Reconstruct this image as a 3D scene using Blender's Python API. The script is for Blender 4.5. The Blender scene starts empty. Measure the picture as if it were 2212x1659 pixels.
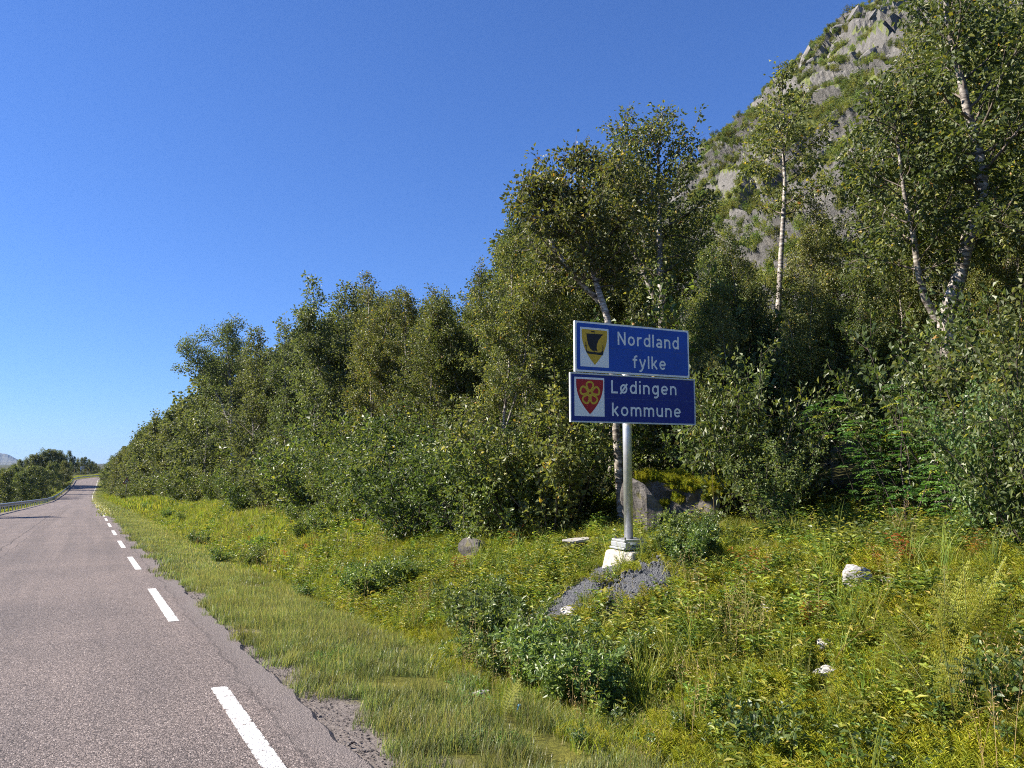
import bpy, bmesh, math
import numpy as np
from mathutils import Vector, Matrix, Euler

R = math.radians
rng = np.random.default_rng(7)
SC = bpy.context.scene
COL = SC.collection

# ------------------------------------------------------------------ camera
YAW = R(29.5)                       # camera heading, clockwise from the road direction (+Y)
FPX = 1662.0                        # focal length for a picture 2212 px wide
PITCH = math.atan(170.5 / FPX)
CAMZ = 1.6
cam_data = bpy.data.cameras.new('camera')
cam_data.sensor_width = 36.0
cam_data.lens = 36.0 * FPX / 2212.0
cam_data.clip_start = 0.05
cam_data.clip_end = 40000
cam = bpy.data.objects.new('camera', cam_data)
COL.objects.link(cam)
cam.location = (0, 0, CAMZ)
cam.rotation_euler = (math.pi / 2 + PITCH, 0, -YAW)
SC.camera = cam

# ------------------------------------------------------------------ sky and sun
SUN_HEAD = R(-61)                   # sun heading, clockwise from +Y
SUN_EL = R(36)
world = bpy.data.worlds.new('World')
SC.world = world
world.use_nodes = True
wn = world.node_tree.nodes
wl = world.node_tree.links
wn.clear()
wo = wn.new('ShaderNodeOutputWorld')
bg = wn.new('ShaderNodeBackground')
sky = wn.new('ShaderNodeTexSky')
sky.sky_type = 'NISHITA'
sky.sun_disc = False
sky.sun_elevation = SUN_EL
sky.sun_rotation = SUN_HEAD
sky.altitude = 0
sky.air_density = 1.0
sky.dust_density = 0.0
sky.ozone_density = 6.0
bg.inputs['Strength'].default_value = 0.086
sg = wn.new('ShaderNodeGamma')                   # the camera's white balance and tone on the whole sky
sg.inputs['Gamma'].default_value = 0.86
wb = wn.new('ShaderNodeMix'); wb.data_type = 'RGBA'; wb.blend_type = 'MULTIPLY'
wb.inputs[0].default_value = 1.0
wb.inputs['B'].default_value = (0.45, 0.63, 1.0, 1)
wl.new(sky.outputs[0], sg.inputs['Color'])
wl.new(sg.outputs[0], wb.inputs['A'])
wl.new(wb.outputs['Result'], bg.inputs[0])
wl.new(bg.outputs[0], wo.inputs[0])

sd = bpy.data.lights.new('sun', 'SUN')
sd.energy = 5.0
sd.angle = R(0.53)
sd.color = (1.0, 0.91, 0.78)
sun = bpy.data.objects.new('sun', sd)
COL.objects.link(sun)
to_sun = Vector((math.sin(SUN_HEAD) * math.cos(SUN_EL), math.cos(SUN_HEAD) * math.cos(SUN_EL), math.sin(SUN_EL)))
sun.rotation_euler = to_sun.to_track_quat('Z', 'Y').to_euler()
sun.location = (-30, 30, 40)

SC.view_settings.view_transform = 'Standard'
SC.view_settings.look = 'None'
SC.view_settings.gamma = 1.0
SC.view_settings.exposure = 1.35
SC.view_settings.use_curve_mapping = False
SC.render.engine = 'CYCLES'
SC.cycles.use_denoising = False
SC.cycles.max_bounces = 5
SC.cycles.diffuse_bounces = 2
SC.cycles.glossy_bounces = 2
SC.cycles.transmission_bounces = 3
SC.cycles.transparent_max_bounces = 8
SC.cycles.caustics_reflective = False
SC.cycles.caustics_refractive = False
SC.cycles.use_fast_gi = False
SC.cycles.pixel_filter_type = 'BLACKMAN_HARRIS'
SC.cycles.filter_width = 1.05

# ------------------------------------------------------------------ small maths
FW = np.array([math.sin(YAW) * math.cos(PITCH), math.cos(YAW) * math.cos(PITCH), math.sin(PITCH)])
RT = np.array([math.cos(YAW), -math.sin(YAW), 0.0])
UP = np.cross(RT, FW)
FH = np.array([math.sin(YAW), math.cos(YAW), 0.0])

def ray(x, y):
    return FW + RT * (x - 1106) / FPX - UP * (y - 829.5) / FPX

def at(x, y, F):
    """world point seen in direction (x, y) of the 2212 px survey, F metres ahead of the camera"""
    d = ray(x, y)
    return np.array([0, 0, CAMZ]) + d * F / (d @ FH)

_perm = np.random.default_rng(3).random((256, 256))
def vnoise(x, y):
    x = np.asarray(x, float); y = np.asarray(y, float)
    xi = np.floor(x).astype(int); yi = np.floor(y).astype(int)
    fx = x - xi; fy = y - yi
    fx = fx * fx * (3 - 2 * fx); fy = fy * fy * (3 - 2 * fy)
    g = lambda i, j: _perm[i % 256, j % 256]
    a = g(xi, yi) * (1 - fx) + g(xi + 1, yi) * fx
    b = g(xi, yi + 1) * (1 - fx) + g(xi + 1, yi + 1) * fx
    return (a * (1 - fy) + b * fy) * 2 - 1

def fbm(x, y, n=4):
    s = 0; a = 1; t = 0
    for i in range(n):
        s = s + a * vnoise(x * 2 ** i + 17.3 * i, y * 2 ** i + 5.1 * i); t += a; a *= 0.5
    return s / t

def smooth(x, a, b):
    t = np.clip((np.asarray(x, float) - a) / (b - a), 0, 1)
    return t * t * (3 - 2 * t)

# ------------------------------------------------------------------ road centre line
LINE = 3.1                                        # right edge line, metres right of the centre line
_ys = np.arange(-60, 306, 1.0)
_x = 1.03 + 0.0145 * _ys - LINE + 2.2 * smooth(_ys, 200, 340)
_pts = [(x, y) for x, y in zip(_x, _ys)]
_hd = math.atan2(_pts[-1][0] - _pts[-2][0], 1.0)
for k in range(130):                              # the bend to the right behind the wood
    _hd += (1.0 / 34.0) if k < 62 else 0.0
    _pts.append((_pts[-1][0] + math.sin(_hd), _pts[-1][1] + math.cos(_hd)))
RC = np.array(_pts)
_seg = np.linalg.norm(np.diff(RC, axis=0), axis=1)
RS = np.concatenate([[0], np.cumsum(_seg)]) - 60.0
_zk = [(-60, 2.0), (0, -0.0), (30, -1.07), (64, -2.05), (110, -3.65), (160, -5.35), (195, -6.25), (230, -6.6), (262, -6.25),
       (285, -5.5), (305, -4.5), (322, -3.75), (340, -3.35), (370, -3.2), (440, -3.3)]
_z = np.interp(RS, [a for a, b in _zk], [b for a, b in _zk])
for _ in range(3):
    _zp = np.pad(_z, 4, mode='edge'); _zp[:4] = _z[0]
    _z = np.convolve(_zp, np.ones(9) / 9, 'valid')
RZ = _z
_tan = np.gradient(RC, axis=0); _tan /= np.linalg.norm(_tan, axis=1)[:, None]
RN = np.stack([_tan[:, 1], -_tan[:, 0]], 1)       # to the right of travel

def road_at(s, o):
    s = np.asarray(s, float)
    x = np.interp(s, RS, RC[:, 0]); y = np.interp(s, RS, RC[:, 1])
    nx = np.interp(s, RS, RN[:, 0]); ny = np.interp(s, RS, RN[:, 1])
    return x + nx * o, y + ny * o, np.interp(s, RS, RZ)

def offs(X, Y):
    """signed distance from the centre line, station, and road height"""
    X = np.atleast_1d(np.asarray(X, float)); Y = np.atleast_1d(np.asarray(Y, float))
    o = np.empty(X.shape); z = np.empty(X.shape); st = np.empty(X.shape)
    for i in range(0, X.size, 4000):
        xs = X[i:i + 4000]; ys = Y[i:i + 4000]
        d2 = (xs[:, None] - RC[None, :, 0]) ** 2 + (ys[:, None] - RC[None, :, 1]) ** 2
        k = np.argmin(d2, 1)
        dx = xs - RC[k, 0]; dy = ys - RC[k, 1]
        t = dx * _tan[k, 0] + dy * _tan[k, 1]
        off = dx * RN[k, 0] + dy * RN[k, 1]
        dd = np.sqrt(d2[np.arange(len(k)), k])
        o[i:i + 4000] = np.where(np.abs(t) > 3, np.where(off == 0, 1, np.sign(off)) * dd, off)
        st[i:i + 4000] = RS[k] + np.clip(t, -3, 3)
        z[i:i + 4000] = np.interp(RS[k] + np.clip(t, -3, 3), RS, RZ)
    return o, st, z

_pr = np.array([(-1, -0.06), (0.4, -0.05), (0.55, -0.012), (0.8, -0.02), (1.2, -0.03), (1.9, -0.10), (2.35, -0.22), (2.7, -0.17), (3.4, 0.10), (4.0, 0.40), (4.5, 0.64),
                (5.4, 0.90), (7.5, 1.08), (11, 1.7), (18, 3.4), (40, 9), (80, 12), (400, 12), (8000, 12)])
_pl = np.array([(-1, -0.06), (0.1, -0.03), (1.2, -0.06), (2.2, -0.5), (4, -1.5), (8, -2.7), (20, -3.6), (60, -5.5), (300, -9), (8000, -9)])
_pl2 = np.array([(-1, -0.06), (0.1, -0.03), (1.2, 0.05), (3, 0.7), (8, 1.0), (20, 0.6), (60, -2), (300, -6), (8000, -6)])

def ground(X, Y):
    shp = np.shape(X)
    X = np.ravel(np.asarray(X, float)); Y = np.ravel(np.asarray(Y, float))
    o, st, zr = offs(X, Y)
    u = o - LINE
    right = np.interp(u, _pr[:, 0], _pr[:, 1])
    v = -(o + 3.5)
    k = smooth(st, 170, 250)
    left = np.interp(v, _pl[:, 0], _pl[:, 1]) * (1 - k) + np.interp(v, _pl2[:, 0], _pl2[:, 1]) * k
    z = zr + np.where(o > 0, right, left)
    far = np.hypot(X, Y)
    zr_far = np.clip(zr, -6, 0)
    rough = smooth(u, 1.9, 3.2) + smooth(v, 1.0, 4.0)
    z = z + rough * (0.075 * fbm(X * 0.9, Y * 0.9, 3) + 0.18 * smooth(np.abs(u), 4, 9) * fbm(X * 0.23 + 9, Y * 0.23, 3))
    z = z + 0.010 * smooth(u, 0.7, 1.2) * fbm(X * 3, Y * 3, 2)
    z = z + rough * smooth(far, 60, 200) * 0.8 * fbm(X * 0.03, Y * 0.03, 3)
    g2 = (X - 5.55) ** 2 + (Y - 6.85) ** 2            # mound of crushed stone under the sign
    z = z + 0.19 * np.exp(-g2 / 0.5)
    return z.reshape(shp)

def gz(x, y):
    return float(ground(np.array([x]), np.array([y]))[0])

def hit(px, py, f0=2.5, f1=140):
    """walk a survey ray to the ground"""
    F = np.concatenate([np.arange(f0, 30, 0.04), np.arange(30, f1, 0.4)])
    d = ray(px, py)
    P = np.array([0, 0, CAMZ])[None] + d[None] * (F / (d @ FH))[:, None]
    g = ground(P[:, 0], P[:, 1])
    k = np.where(P[:, 2] <= g)[0]
    k = k[0] if len(k) else len(F) - 1
    return float(P[k, 0]), float(P[k, 1]), float(g[k]), float(F[k])

# ------------------------------------------------------------------ mesh helpers
def mesh_np(name, V, faces, mats=(), tint=None, smooth_sh=False, fmat=None, uv=None):
    """faces: list of int arrays (n,k)"""
    me = bpy.data.meshes.new(name)
    V = np.asarray(V, np.float32)
    faces = [np.asarray(f, np.int32) for f in faces if len(f)]
    loops = np.concatenate([f.ravel() for f in faces])
    tot = np.concatenate([np.full(len(f), f.shape[1], np.int32) for f in faces])
    start = np.concatenate([[0], np.cumsum(tot)[:-1]]).astype(np.int32)
    me.vertices.add(len(V)); me.vertices.foreach_set('co', V.ravel())
    me.loops.add(len(loops)); me.loops.foreach_set('vertex_index', loops)
    me.polygons.add(len(tot)); me.polygons.foreach_set('loop_start', start)
    me.polygons.foreach_set('loop_total', tot)
    if fmat is not None:
        me.polygons.foreach_set('material_index', np.asarray(fmat, np.int32))
    me.polygons.foreach_set('use_smooth', np.full(len(tot), bool(smooth_sh)))
    if tint is not None:
        a = me.attributes.new('tint', 'FLOAT', 'FACE'); a.data.foreach_set('value', np.asarray(tint, np.float32))
    if uv is not None:
        l = me.uv_layers.new(name='UVMap'); l.data.foreach_set('uv', np.asarray(uv, np.float32)[loops].ravel())
    me.update(calc_edges=True)
    for m in mats: me.materials.append(m)
    return me

def link(name, me, parent=None, **props):
    o = bpy.data.objects.new(name, me)
    COL.objects.link(o)
    if parent is not None: o.parent = parent
    for k, v in props.items(): o[k] = v
    return o

def empty(name, loc, rz=0.0, label=None, category=None, group=None, scale=None):
    o = bpy.data.objects.new(name, None)
    COL.objects.link(o)
    o.empty_display_size = 0.2
    o.location = loc
    o.rotation_euler = (0, 0, rz)
    if scale is not None: o.scale = scale
    if label: o['label'] = label
    if category: o['category'] = category
    if group: o['group'] = group
    return o

class BM:
    """collects simple solids into one mesh"""
    def __init__(s): s.V = []; s.F = []; s.n = 0
    def add(s, V, F):
        s.V.extend([tuple(v) for v in V]); s.F.extend([tuple(i + s.n for i in f) for f in F]); s.n += len(V)
    def box(s, c, d, rot=None, bev=0.0):
        x, y, z = d[0] / 2, d[1] / 2, d[2] / 2
        bm = bmesh.new(); bmesh.ops.create_cube(bm, size=1)
        bmesh.ops.scale(bm, vec=(d[0], d[1], d[2]), verts=bm.verts)
        if bev: bmesh.ops.bevel(bm, geom=bm.edges[:], offset=bev, segments=2, affect='EDGES', profile=0.5)
        if rot is not None: bmesh.ops.rotate(bm, verts=bm.verts, cent=(0, 0, 0), matrix=rot)
        bmesh.ops.translate(bm, verts=bm.verts, vec=c)
        s.frombm(bm)
    def frombm(s, bm):
        bm.verts.index_update()
        s.add([v.co[:] for v in bm.verts], [[v.index for v in f.verts] for f in bm.faces]); bm.free()
    def tube(s, pts, rad, sides=8, cap=True):
        V, F = tube_np(np.asarray(pts, float), np.asarray(rad, float), sides)
        F = [tuple(f) for f in F]
        if cap:
            n = len(V); F.append(tuple(range(sides - 1, -1, -1))); F.append(tuple(range(n - sides, n)))
        s.add(V, F)
    def build(s, name, mat, parent=None, smooth_sh=False, **props):
        me = bpy.data.meshes.new(name)
        me.from_pydata(s.V, [], s.F)
        if smooth_sh: me.polygons.foreach_set('use_smooth', [True] * len(me.polygons))
        me.materials.append(mat); me.update()
        return link(name, me, parent, **props)

def tube_np(P, rad, sides):
    n = len(P)
    T = np.gradient(P, axis=0); T /= np.linalg.norm(T, axis=1)[:, None] + 1e-9
    ref = np.where(np.abs(T[:, 2:3]) > 0.9, np.array([[1.0, 0, 0]]), np.array([[0, 0, 1.0]]))
    A = np.cross(T, ref); A /= np.linalg.norm(A, axis=1)[:, None] + 1e-9
    B = np.cross(T, A)
    an = np.arange(sides) * 2 * math.pi / sides
    V = P[:, None, :] + rad[:, None, None] * (np.cos(an)[None, :, None] * A[:, None, :] + np.sin(an)[None, :, None] * B[:, None, :])
    V = V.reshape(-1, 3)
    i = np.arange(n - 1)[:, None] * sides; j = np.arange(sides)[None]
    j2 = (j + 1) % sides
    F = np.stack([i + j, i + j2, i + sides + j2, i + sides + j], -1).reshape(-1, 4)
    return V, F

# ------------------------------------------------------------------ materials
def mat(name):
    m = bpy.data.materials.new(name); m.use_nodes = True
    nt = m.node_tree; nt.nodes.clear()
    return m, nt.nodes, nt.links

def N(nodes, t, **kw):
    n = nodes.new(t)
    for k, v in kw.items():
        if k in n.inputs.keys(): n.inputs[k].default_value = v
        else: setattr(n, k, v)
    return n

def ramp(nodes, stops, interp='LINEAR'):
    r = nodes.new('ShaderNodeValToRGB'); e = r.color_ramp.elements
    r.color_ramp.interpolation = interp
    while len(e) < len(stops): e.new(0.5)
    for i, (p, c) in enumerate(stops):
        e[i].position = p; e[i].color = (*c, 1) if len(c) == 3 else c
    return r

def plain(name, col, rough=0.6, metal=0.0, noise=0.12, scale=9.0, bump=0.0, spec=0.5, coord='Object'):
    """painted, metal or stone surface with uneven tone"""
    m, n, l = mat(name)
    out = N(n, 'ShaderNodeOutputMaterial'); b = N(n, 'ShaderNodeBsdfPrincipled')
    tc = N(n, 'ShaderNodeTexCoord')
    no = N(n, 'ShaderNodeTexNoise', Scale=scale, Detail=6.0)
    l.new(tc.outputs[coord], no.inputs['Vector'])
    lo = tuple(max(0, c * (1 - noise * 2)) for c in col); hi = tuple(min(1, c * (1 + noise * 2)) for c in col)
    r = ramp(n, [(0.3, lo), (0.7, hi)])
    l.new(no.outputs['Fac'], r.inputs[0]); l.new(r.outputs[0], b.inputs['Base Color'])
    b.inputs['Roughness'].default_value = rough; b.inputs['Metallic'].default_value = metal
    b.inputs['Specular IOR Level'].default_value = spec
    if bump:
        bp = N(n, 'ShaderNodeBump', Strength=bump, Distance=0.02); l.new(no.outputs['Fac'], bp.inputs['Height'])
        l.new(bp.outputs[0], b.inputs['Normal'])
    l.new(b.outputs[0], out.inputs[0])
    return m

def leafmat(name, stops, trans=0.42, rough=0.5, spec=0.55, inst_var=0.14):
    """thin leaves: gloss on top, light passing through; colour varies leaf by leaf and plant by plant"""
    m, n, l = mat(name)
    out = N(n, 'ShaderNodeOutputMaterial'); b = N(n, 'ShaderNodeBsdfPrincipled')
    at_ = N(n, 'ShaderNodeAttribute', attribute_name='tint')
    oi = N(n, 'ShaderNodeObjectInfo')
    r = ramp(n, stops); l.new(at_.outputs['Fac'], r.inputs[0])
    hsv = N(n, 'ShaderNodeHueSaturation')
    mh = N(n, 'ShaderNodeMapRange'); mh.inputs['To Min'].default_value = 0.5 - inst_var * 0.13; mh.inputs['To Max'].default_value = 0.5 + inst_var * 0.13
    mv = N(n, 'ShaderNodeMapRange'); mv.inputs['To Min'].default_value = 1 - inst_var * 1.6; mv.inputs['To Max'].default_value = 1 + inst_var * 1.6
    wnz = N(n, 'ShaderNodeTexWhiteNoise', noise_dimensions='1D'); l.new(oi.outputs['Random'], wnz.inputs['W'])
    l.new(oi.outputs['Random'], mh.inputs['Value']); l.new(wnz.outputs['Value'], mv.inputs['Value'])
    l.new(mh.outputs[0], hsv.inputs['Hue']); l.new(mv.outputs[0], hsv.inputs['Value'])
    l.new(r.outputs[0], hsv.inputs['Color'])
    l.new(hsv.outputs[0], b.inputs['Base Color'])
    b.inputs['Roughness'].default_value = rough; b.inputs['Specular IOR Level'].default_value = spec
    tr = N(n, 'ShaderNodeBsdfTranslucent')
    g = N(n, 'ShaderNodeMix', data_type='RGBA', blend_type='MULTIPLY'); g.inputs[0].default_value = 1.0
    g.inputs['B'].default_value = (1.4, 1.38, 0.65, 1)
    l.new(hsv.outputs[0], g.inputs['A']); l.new(g.outputs['Result'], tr.inputs['Color'])
    mx = N(n, 'ShaderNodeMixShader'); mx.inputs[0].default_value = trans
    l.new(b.outputs[0], mx.inputs[1]); l.new(tr.outputs[0], mx.inputs[2]); l.new(mx.outputs[0], out.inputs[0])
    return m

M = {}
# birch: mostly olive green, a few leaves already yellow or rusty
M['birch'] = leafmat('birch_leaf', [(0.0, (0.058, 0.083, 0.030)), (0.45, (0.116, 0.148, 0.046)), (0.82, (0.192, 0.215, 0.058)), (0.95, (0.32, 0.31, 0.065)), (0.985, (0.48, 0.36, 0.06)), (1.0, (0.40, 0.18, 0.04))])
M['birch_far'] = leafmat('birch_leaf_dull', [(0.0, (0.068, 0.090, 0.040)), (0.6, (0.124, 0.148, 0.060)), (1.0, (0.20, 0.215, 0.078))], spec=0.5)
M['willow'] = leafmat('willow_leaf', [(0.0, (0.062, 0.100, 0.030)), (0.5, (0.112, 0.158, 0.045)), (0.9, (0.172, 0.216, 0.056)), (1.0, (0.32, 0.33, 0.05))], rough=0.46, spec=0.65)
M['low_willow'] = leafmat('low_willow_leaf', [(0.0, (0.075, 0.125, 0.035)), (0.5, (0.135, 0.20, 0.055)), (0.9, (0.21, 0.28, 0.07)), (1.0, (0.36, 0.37, 0.06))], rough=0.42, spec=0.7)
M['rowan'] = leafmat('rowan_leaf', [(0.0, (0.056, 0.136, 0.032)), (0.9, (0.136, 0.240, 0.048)), (1.0, (0.320, 0.320, 0.048))], spec=0.5)
M['alder'] = leafmat('alder_leaf', [(0.0, (0.062, 0.108, 0.036)), (0.8, (0.130, 0.185, 0.055)), (1.0, (0.24, 0.27, 0.05))], rough=0.46, spec=0.6)
M['fern'] = leafmat('fern_frond_leaf', [(0.0, (0.120, 0.168, 0.030)), (0.5, (0.252, 0.276, 0.042)), (0.9, (0.396, 0.348, 0.054)), (1.0, (0.432, 0.204, 0.036))], trans=0.45, rough=0.55, spec=0.3)
M['verge_grass'] = leafmat('verge_grass_blade', [(0.0, (0.085, 0.125, 0.045)), (0.5, (0.165, 0.20, 0.075)), (0.8, (0.27, 0.28, 0.12)), (1.0, (0.44, 0.39, 0.21))], trans=0.4, rough=0.42, spec=0.5, inst_var=0.3)
M['meadow_grass'] = leafmat('meadow_grass_blade', [(0.0, (0.09, 0.135, 0.022)), (0.5, (0.19, 0.235, 0.036)), (0.85, (0.32, 0.325, 0.065)), (1.0, (0.44, 0.37, 0.14))], trans=0.45, rough=0.5, spec=0.35, inst_var=0.22)
M['dry_grass'] = leafmat('dry_grass_stalk', [(0.0, (0.20, 0.145, 0.05)), (1.0, (0.46, 0.36, 0.17))], trans=0.3, rough=0.6, spec=0.3)
M['herb'] = leafmat('herb_leaf', [(0.0, (0.055, 0.10, 0.02)), (0.5, (0.125, 0.18, 0.032)), (0.85, (0.25, 0.285, 0.048)), (1.0, (0.36, 0.33, 0.06))], trans=0.4, rough=0.5, spec=0.4, inst_var=0.25)
M['moss_plant'] = leafmat('feathery_moss_leaf', [(0.0, (0.165, 0.198, 0.017)), (0.6, (0.297, 0.314, 0.024)), (1.0, (0.418, 0.374, 0.044))], trans=0.4, rough=0.6, spec=0.2, inst_var=0.15)
M['clover'] = leafmat('clover_leaf', [(0.0, (0.072, 0.168, 0.024)), (1.0, (0.144, 0.276, 0.042))], trans=0.35, rough=0.45)
M['rusty'] = leafmat('rusty_leaf', [(0.0, (0.22, 0.06, 0.02)), (0.6, (0.34, 0.12, 0.03)), (1.0, (0.36, 0.24, 0.06))], trans=0.4)
M['hill_leaf'] = leafmat('hillside_leaf', [(0.0, (0.085, 0.115, 0.035)), (0.6, (0.165, 0.195, 0.05)), (1.0, (0.26, 0.27, 0.07))], spec=0.25, inst_var=0.3)
M['twig'] = plain('dark_twig', (0.055, 0.042, 0.032), 0.8, noise=0.25)
M['branch'] = plain('grey_brown_branch', (0.13, 0.105, 0.085), 0.75, noise=0.3, scale=5)
M['green_stem'] = plain('green_stem', (0.12, 0.13, 0.04), 0.6, noise=0.2)

def bark():
    m, n, l = mat('birch_bark')
    out = N(n, 'ShaderNodeOutputMaterial'); b = N(n, 'ShaderNodeBsdfPrincipled', Roughness=0.65)
    tc = N(n, 'ShaderNodeTexCoord')
    mp = N(n, 'ShaderNodeMapping'); mp.inputs['Scale'].default_value = (3, 3, 11)
    l.new(tc.outputs['Object'], mp.inputs['Vector'])
    no = N(n, 'ShaderNodeTexNoise', Scale=1.6, Detail=5.0, Roughness=0.7); l.new(mp.outputs[0], no.inputs['Vector'])
    r = ramp(n, [(0.38, (0.035, 0.028, 0.024)), (0.50, (0.20, 0.175, 0.15)), (0.62, (0.50, 0.465, 0.42)), (0.8, (0.62, 0.58, 0.53))])
    l.new(no.outputs['Fac'], r.inputs[0])
    l.new(r.outputs[0], b.inputs['Base Color'])
    bp = N(n, 'ShaderNodeBump', Strength=0.4, Distance=0.01); l.new(no.outputs['Fac'], bp.inputs['Height']); l.new(bp.outputs[0], b.inputs['Normal'])
    l.new(b.outputs[0], out.inputs[0])
    return m
M['bark'] = bark()

def asphalt(paint=False):
    m, n, l = mat('road_paint' if paint else 'asphalt')
    out = N(n, 'ShaderNodeOutputMaterial'); b = N(n, 'ShaderNodeBsdfPrincipled', Roughness=0.8)
    b.inputs['Specular IOR Level'].default_value = 0.35
    tc = N(n, 'ShaderNodeTexCoord'); uv = N(n, 'ShaderNodeUVMap')
    # stone chips in the binder
    vo = N(n, 'ShaderNodeTexVoronoi', Scale=85.0); l.new(tc.outputs['Object'], vo.inputs['Vector'])
    vo2 = N(n, 'ShaderNodeTexVoronoi', Scale=170.0); l.new(tc.outputs['Object'], vo2.inputs['Vector'])
    bw = N(n, 'ShaderNodeSeparateColor'); l.new(vo.outputs['Color'], bw.inputs[0])
    chips = ramp(n, [(0.0, (0.096, 0.081, 0.077)), (0.3, (0.173, 0.145, 0.136)), (0.6, (0.249, 0.211, 0.197)), (0.88, (0.338, 0.286, 0.264)), (1.0, (0.499, 0.440, 0.406))])
    l.new(bw.outputs[0], chips.inputs[0])
    gap = ramp(n, [(0.30, (1, 1, 1)), (0.62, (0.5, 0.49, 0.49))]); l.new(vo.outputs['Distance'], gap.inputs[0])
    m1 = N(n, 'ShaderNodeMix', data_type='RGBA', blend_type='MULTIPLY'); m1.inputs[0].default_value = 1
    l.new(chips.outputs[0], m1.inputs['A']); l.new(gap.outputs[0], m1.inputs['B'])
    # wear along the lanes: wheel tracks, stains, seams (u across, v along, in metres)
    mp = N(n, 'ShaderNodeMapping'); mp.inputs['Scale'].default_value = (1.7, 0.05, 1); l.new(uv.outputs[0], mp.inputs['Vector'])
    nz = N(n, 'ShaderNodeTexNoise', Scale=1.0, Detail=5.0, Roughness=0.6); l.new(mp.outputs[0], nz.inputs['Vector'])
    tr = ramp(n, [(0.3, (0.80, 0.80, 0.80)), (0.5, (1.0, 0.985, 0.97)), (0.7, (1.15, 1.13, 1.11))]); l.new(nz.outputs['Fac'], tr.inputs[0])
    m2 = N(n, 'ShaderNodeMix', data_type='RGBA', blend_type='MULTIPLY'); m2.inputs[0].default_value = 1
    l.new(m1.outputs['Result'], m2.inputs['A']); l.new(tr.outputs[0], m2.inputs['B'])
    nb = N(n, 'ShaderNodeTexNoise', Scale=0.45, Detail=6.0); l.new(tc.outputs['Object'], nb.inputs['Vector'])
    t2 = ramp(n, [(0.35, (0.88, 0.88, 0.885)), (0.65, (1.1, 1.085, 1.07))]); l.new(nb.outputs['Fac'], t2.inputs[0])
    m3 = N(n, 'ShaderNodeMix', data_type='RGBA', blend_type='MULTIPLY'); m3.inputs[0].default_value = 1
    l.new(m2.outputs['Result'], m3.inputs['A']); l.new(t2.outputs[0], m3.inputs['B'])
    # joint and cracks near the crown of the road
    sep = N(n, 'ShaderNodeSeparateXYZ'); l.new(uv.outputs[0], sep.inputs[0])
    wv = N(n, 'ShaderNodeTexNoise', noise_dimensions='1D', Scale=1.0, Detail=5.0, Roughness=0.65)
    sc = N(n, 'ShaderNodeMath', operation='MULTIPLY'); sc.inputs[1].default_value = 0.5; l.new(sep.outputs['Y'], sc.inputs[0]); l.new(sc.outputs[0], wv.inputs['W'])
    def crack(pos, amp, w, k):
        a = N(n, 'ShaderNodeMath', operation='MULTIPLY_ADD'); a.inputs[1].default_value = amp; a.inputs[2].default_value = pos - amp * 0.5
        l.new(wv.outputs['Fac'], a.inputs[0])
        d = N(n, 'ShaderNodeMath', operation='SUBTRACT'); l.new(sep.outputs['X'], d.inputs[0]); l.new(a.outputs[0], d.inputs[1])
        ab = N(n, 'ShaderNodeMath', operation='ABSOLUTE'); l.new(d.outputs[0], ab.inputs[0])
        mr = N(n, 'ShaderNodeMapRange'); mr.inputs['From Min'].default_value = w * 0.35; mr.inputs['From Max'].default_value = w; mr.inputs['To Min'].default_value = k
        l.new(ab.outputs[0], mr.inputs['Value'])
        return mr
    cur = m3
    for pos, amp, w, k in ((-0.12, 0.25, 0.03, 0.45), (0.17, -0.2, 0.02, 0.6), (-0.75, 0.7, 0.016, 0.66), (0.42, 0.12, 0.22, 0.9), (3.32, 0.3, 0.02, 0.62)):
        c = crack(pos, amp, w, k)
        mm = N(n, 'ShaderNodeMix', data_type='RGBA', blend_type='MULTIPLY'); mm.inputs[0].default_value = 1
        l.new(cur.outputs['Result'], mm.inputs['A']); l.new(c.outputs[0], mm.inputs['B']); cur = mm
    # dust and fines towards the broken edge
    ed = N(n, 'ShaderNodeMapRange'); ed.inputs['From Min'].default_value = 3.25; ed.inputs['From Max'].default_value = 3.55
    nd = N(n, 'ShaderNodeTexNoise', Scale=2.2, Detail=5.0); l.new(tc.outputs['Object'], nd.inputs['Vector'])
    ad = N(n, 'ShaderNodeMath', operation='MULTIPLY_ADD'); ad.inputs[1].default_value = 0.55; l.new(nd.outputs['Fac'], ad.inputs[0])
    sx = N(n, 'ShaderNodeMath', operation='SUBTRACT'); sx.inputs[1].default_value = 0.27; l.new(sep.outputs['X'], sx.inputs[0]); l.new(sx.outputs[0], ad.inputs[2])
    l.new(ad.outputs[0], ed.inputs['Value'])
    fd = N(n, 'ShaderNodeTexNoise', Scale=60.0, Detail=4.0); l.new(tc.outputs['Object'], fd.inputs['Vector'])
    dust = ramp(n, [(0.3, (0.13, 0.113, 0.108)), (0.7, (0.22, 0.192, 0.18))]); l.new(fd.outputs['Fac'], dust.inputs[0])
    m5 = N(n, 'ShaderNodeMix', data_type='RGBA'); 
    e8 = N(n, 'ShaderNodeMath', operation='MULTIPLY'); e8.inputs[1].default_value = 0.75; l.new(ed.outputs[0], e8.inputs[0])
    l.new(e8.outputs[0], m5.inputs[0]); l.new(cur.outputs['Result'], m5.inputs['A']); l.new(dust.outputs[0], m5.inputs['B'])
    col = m5
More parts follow.
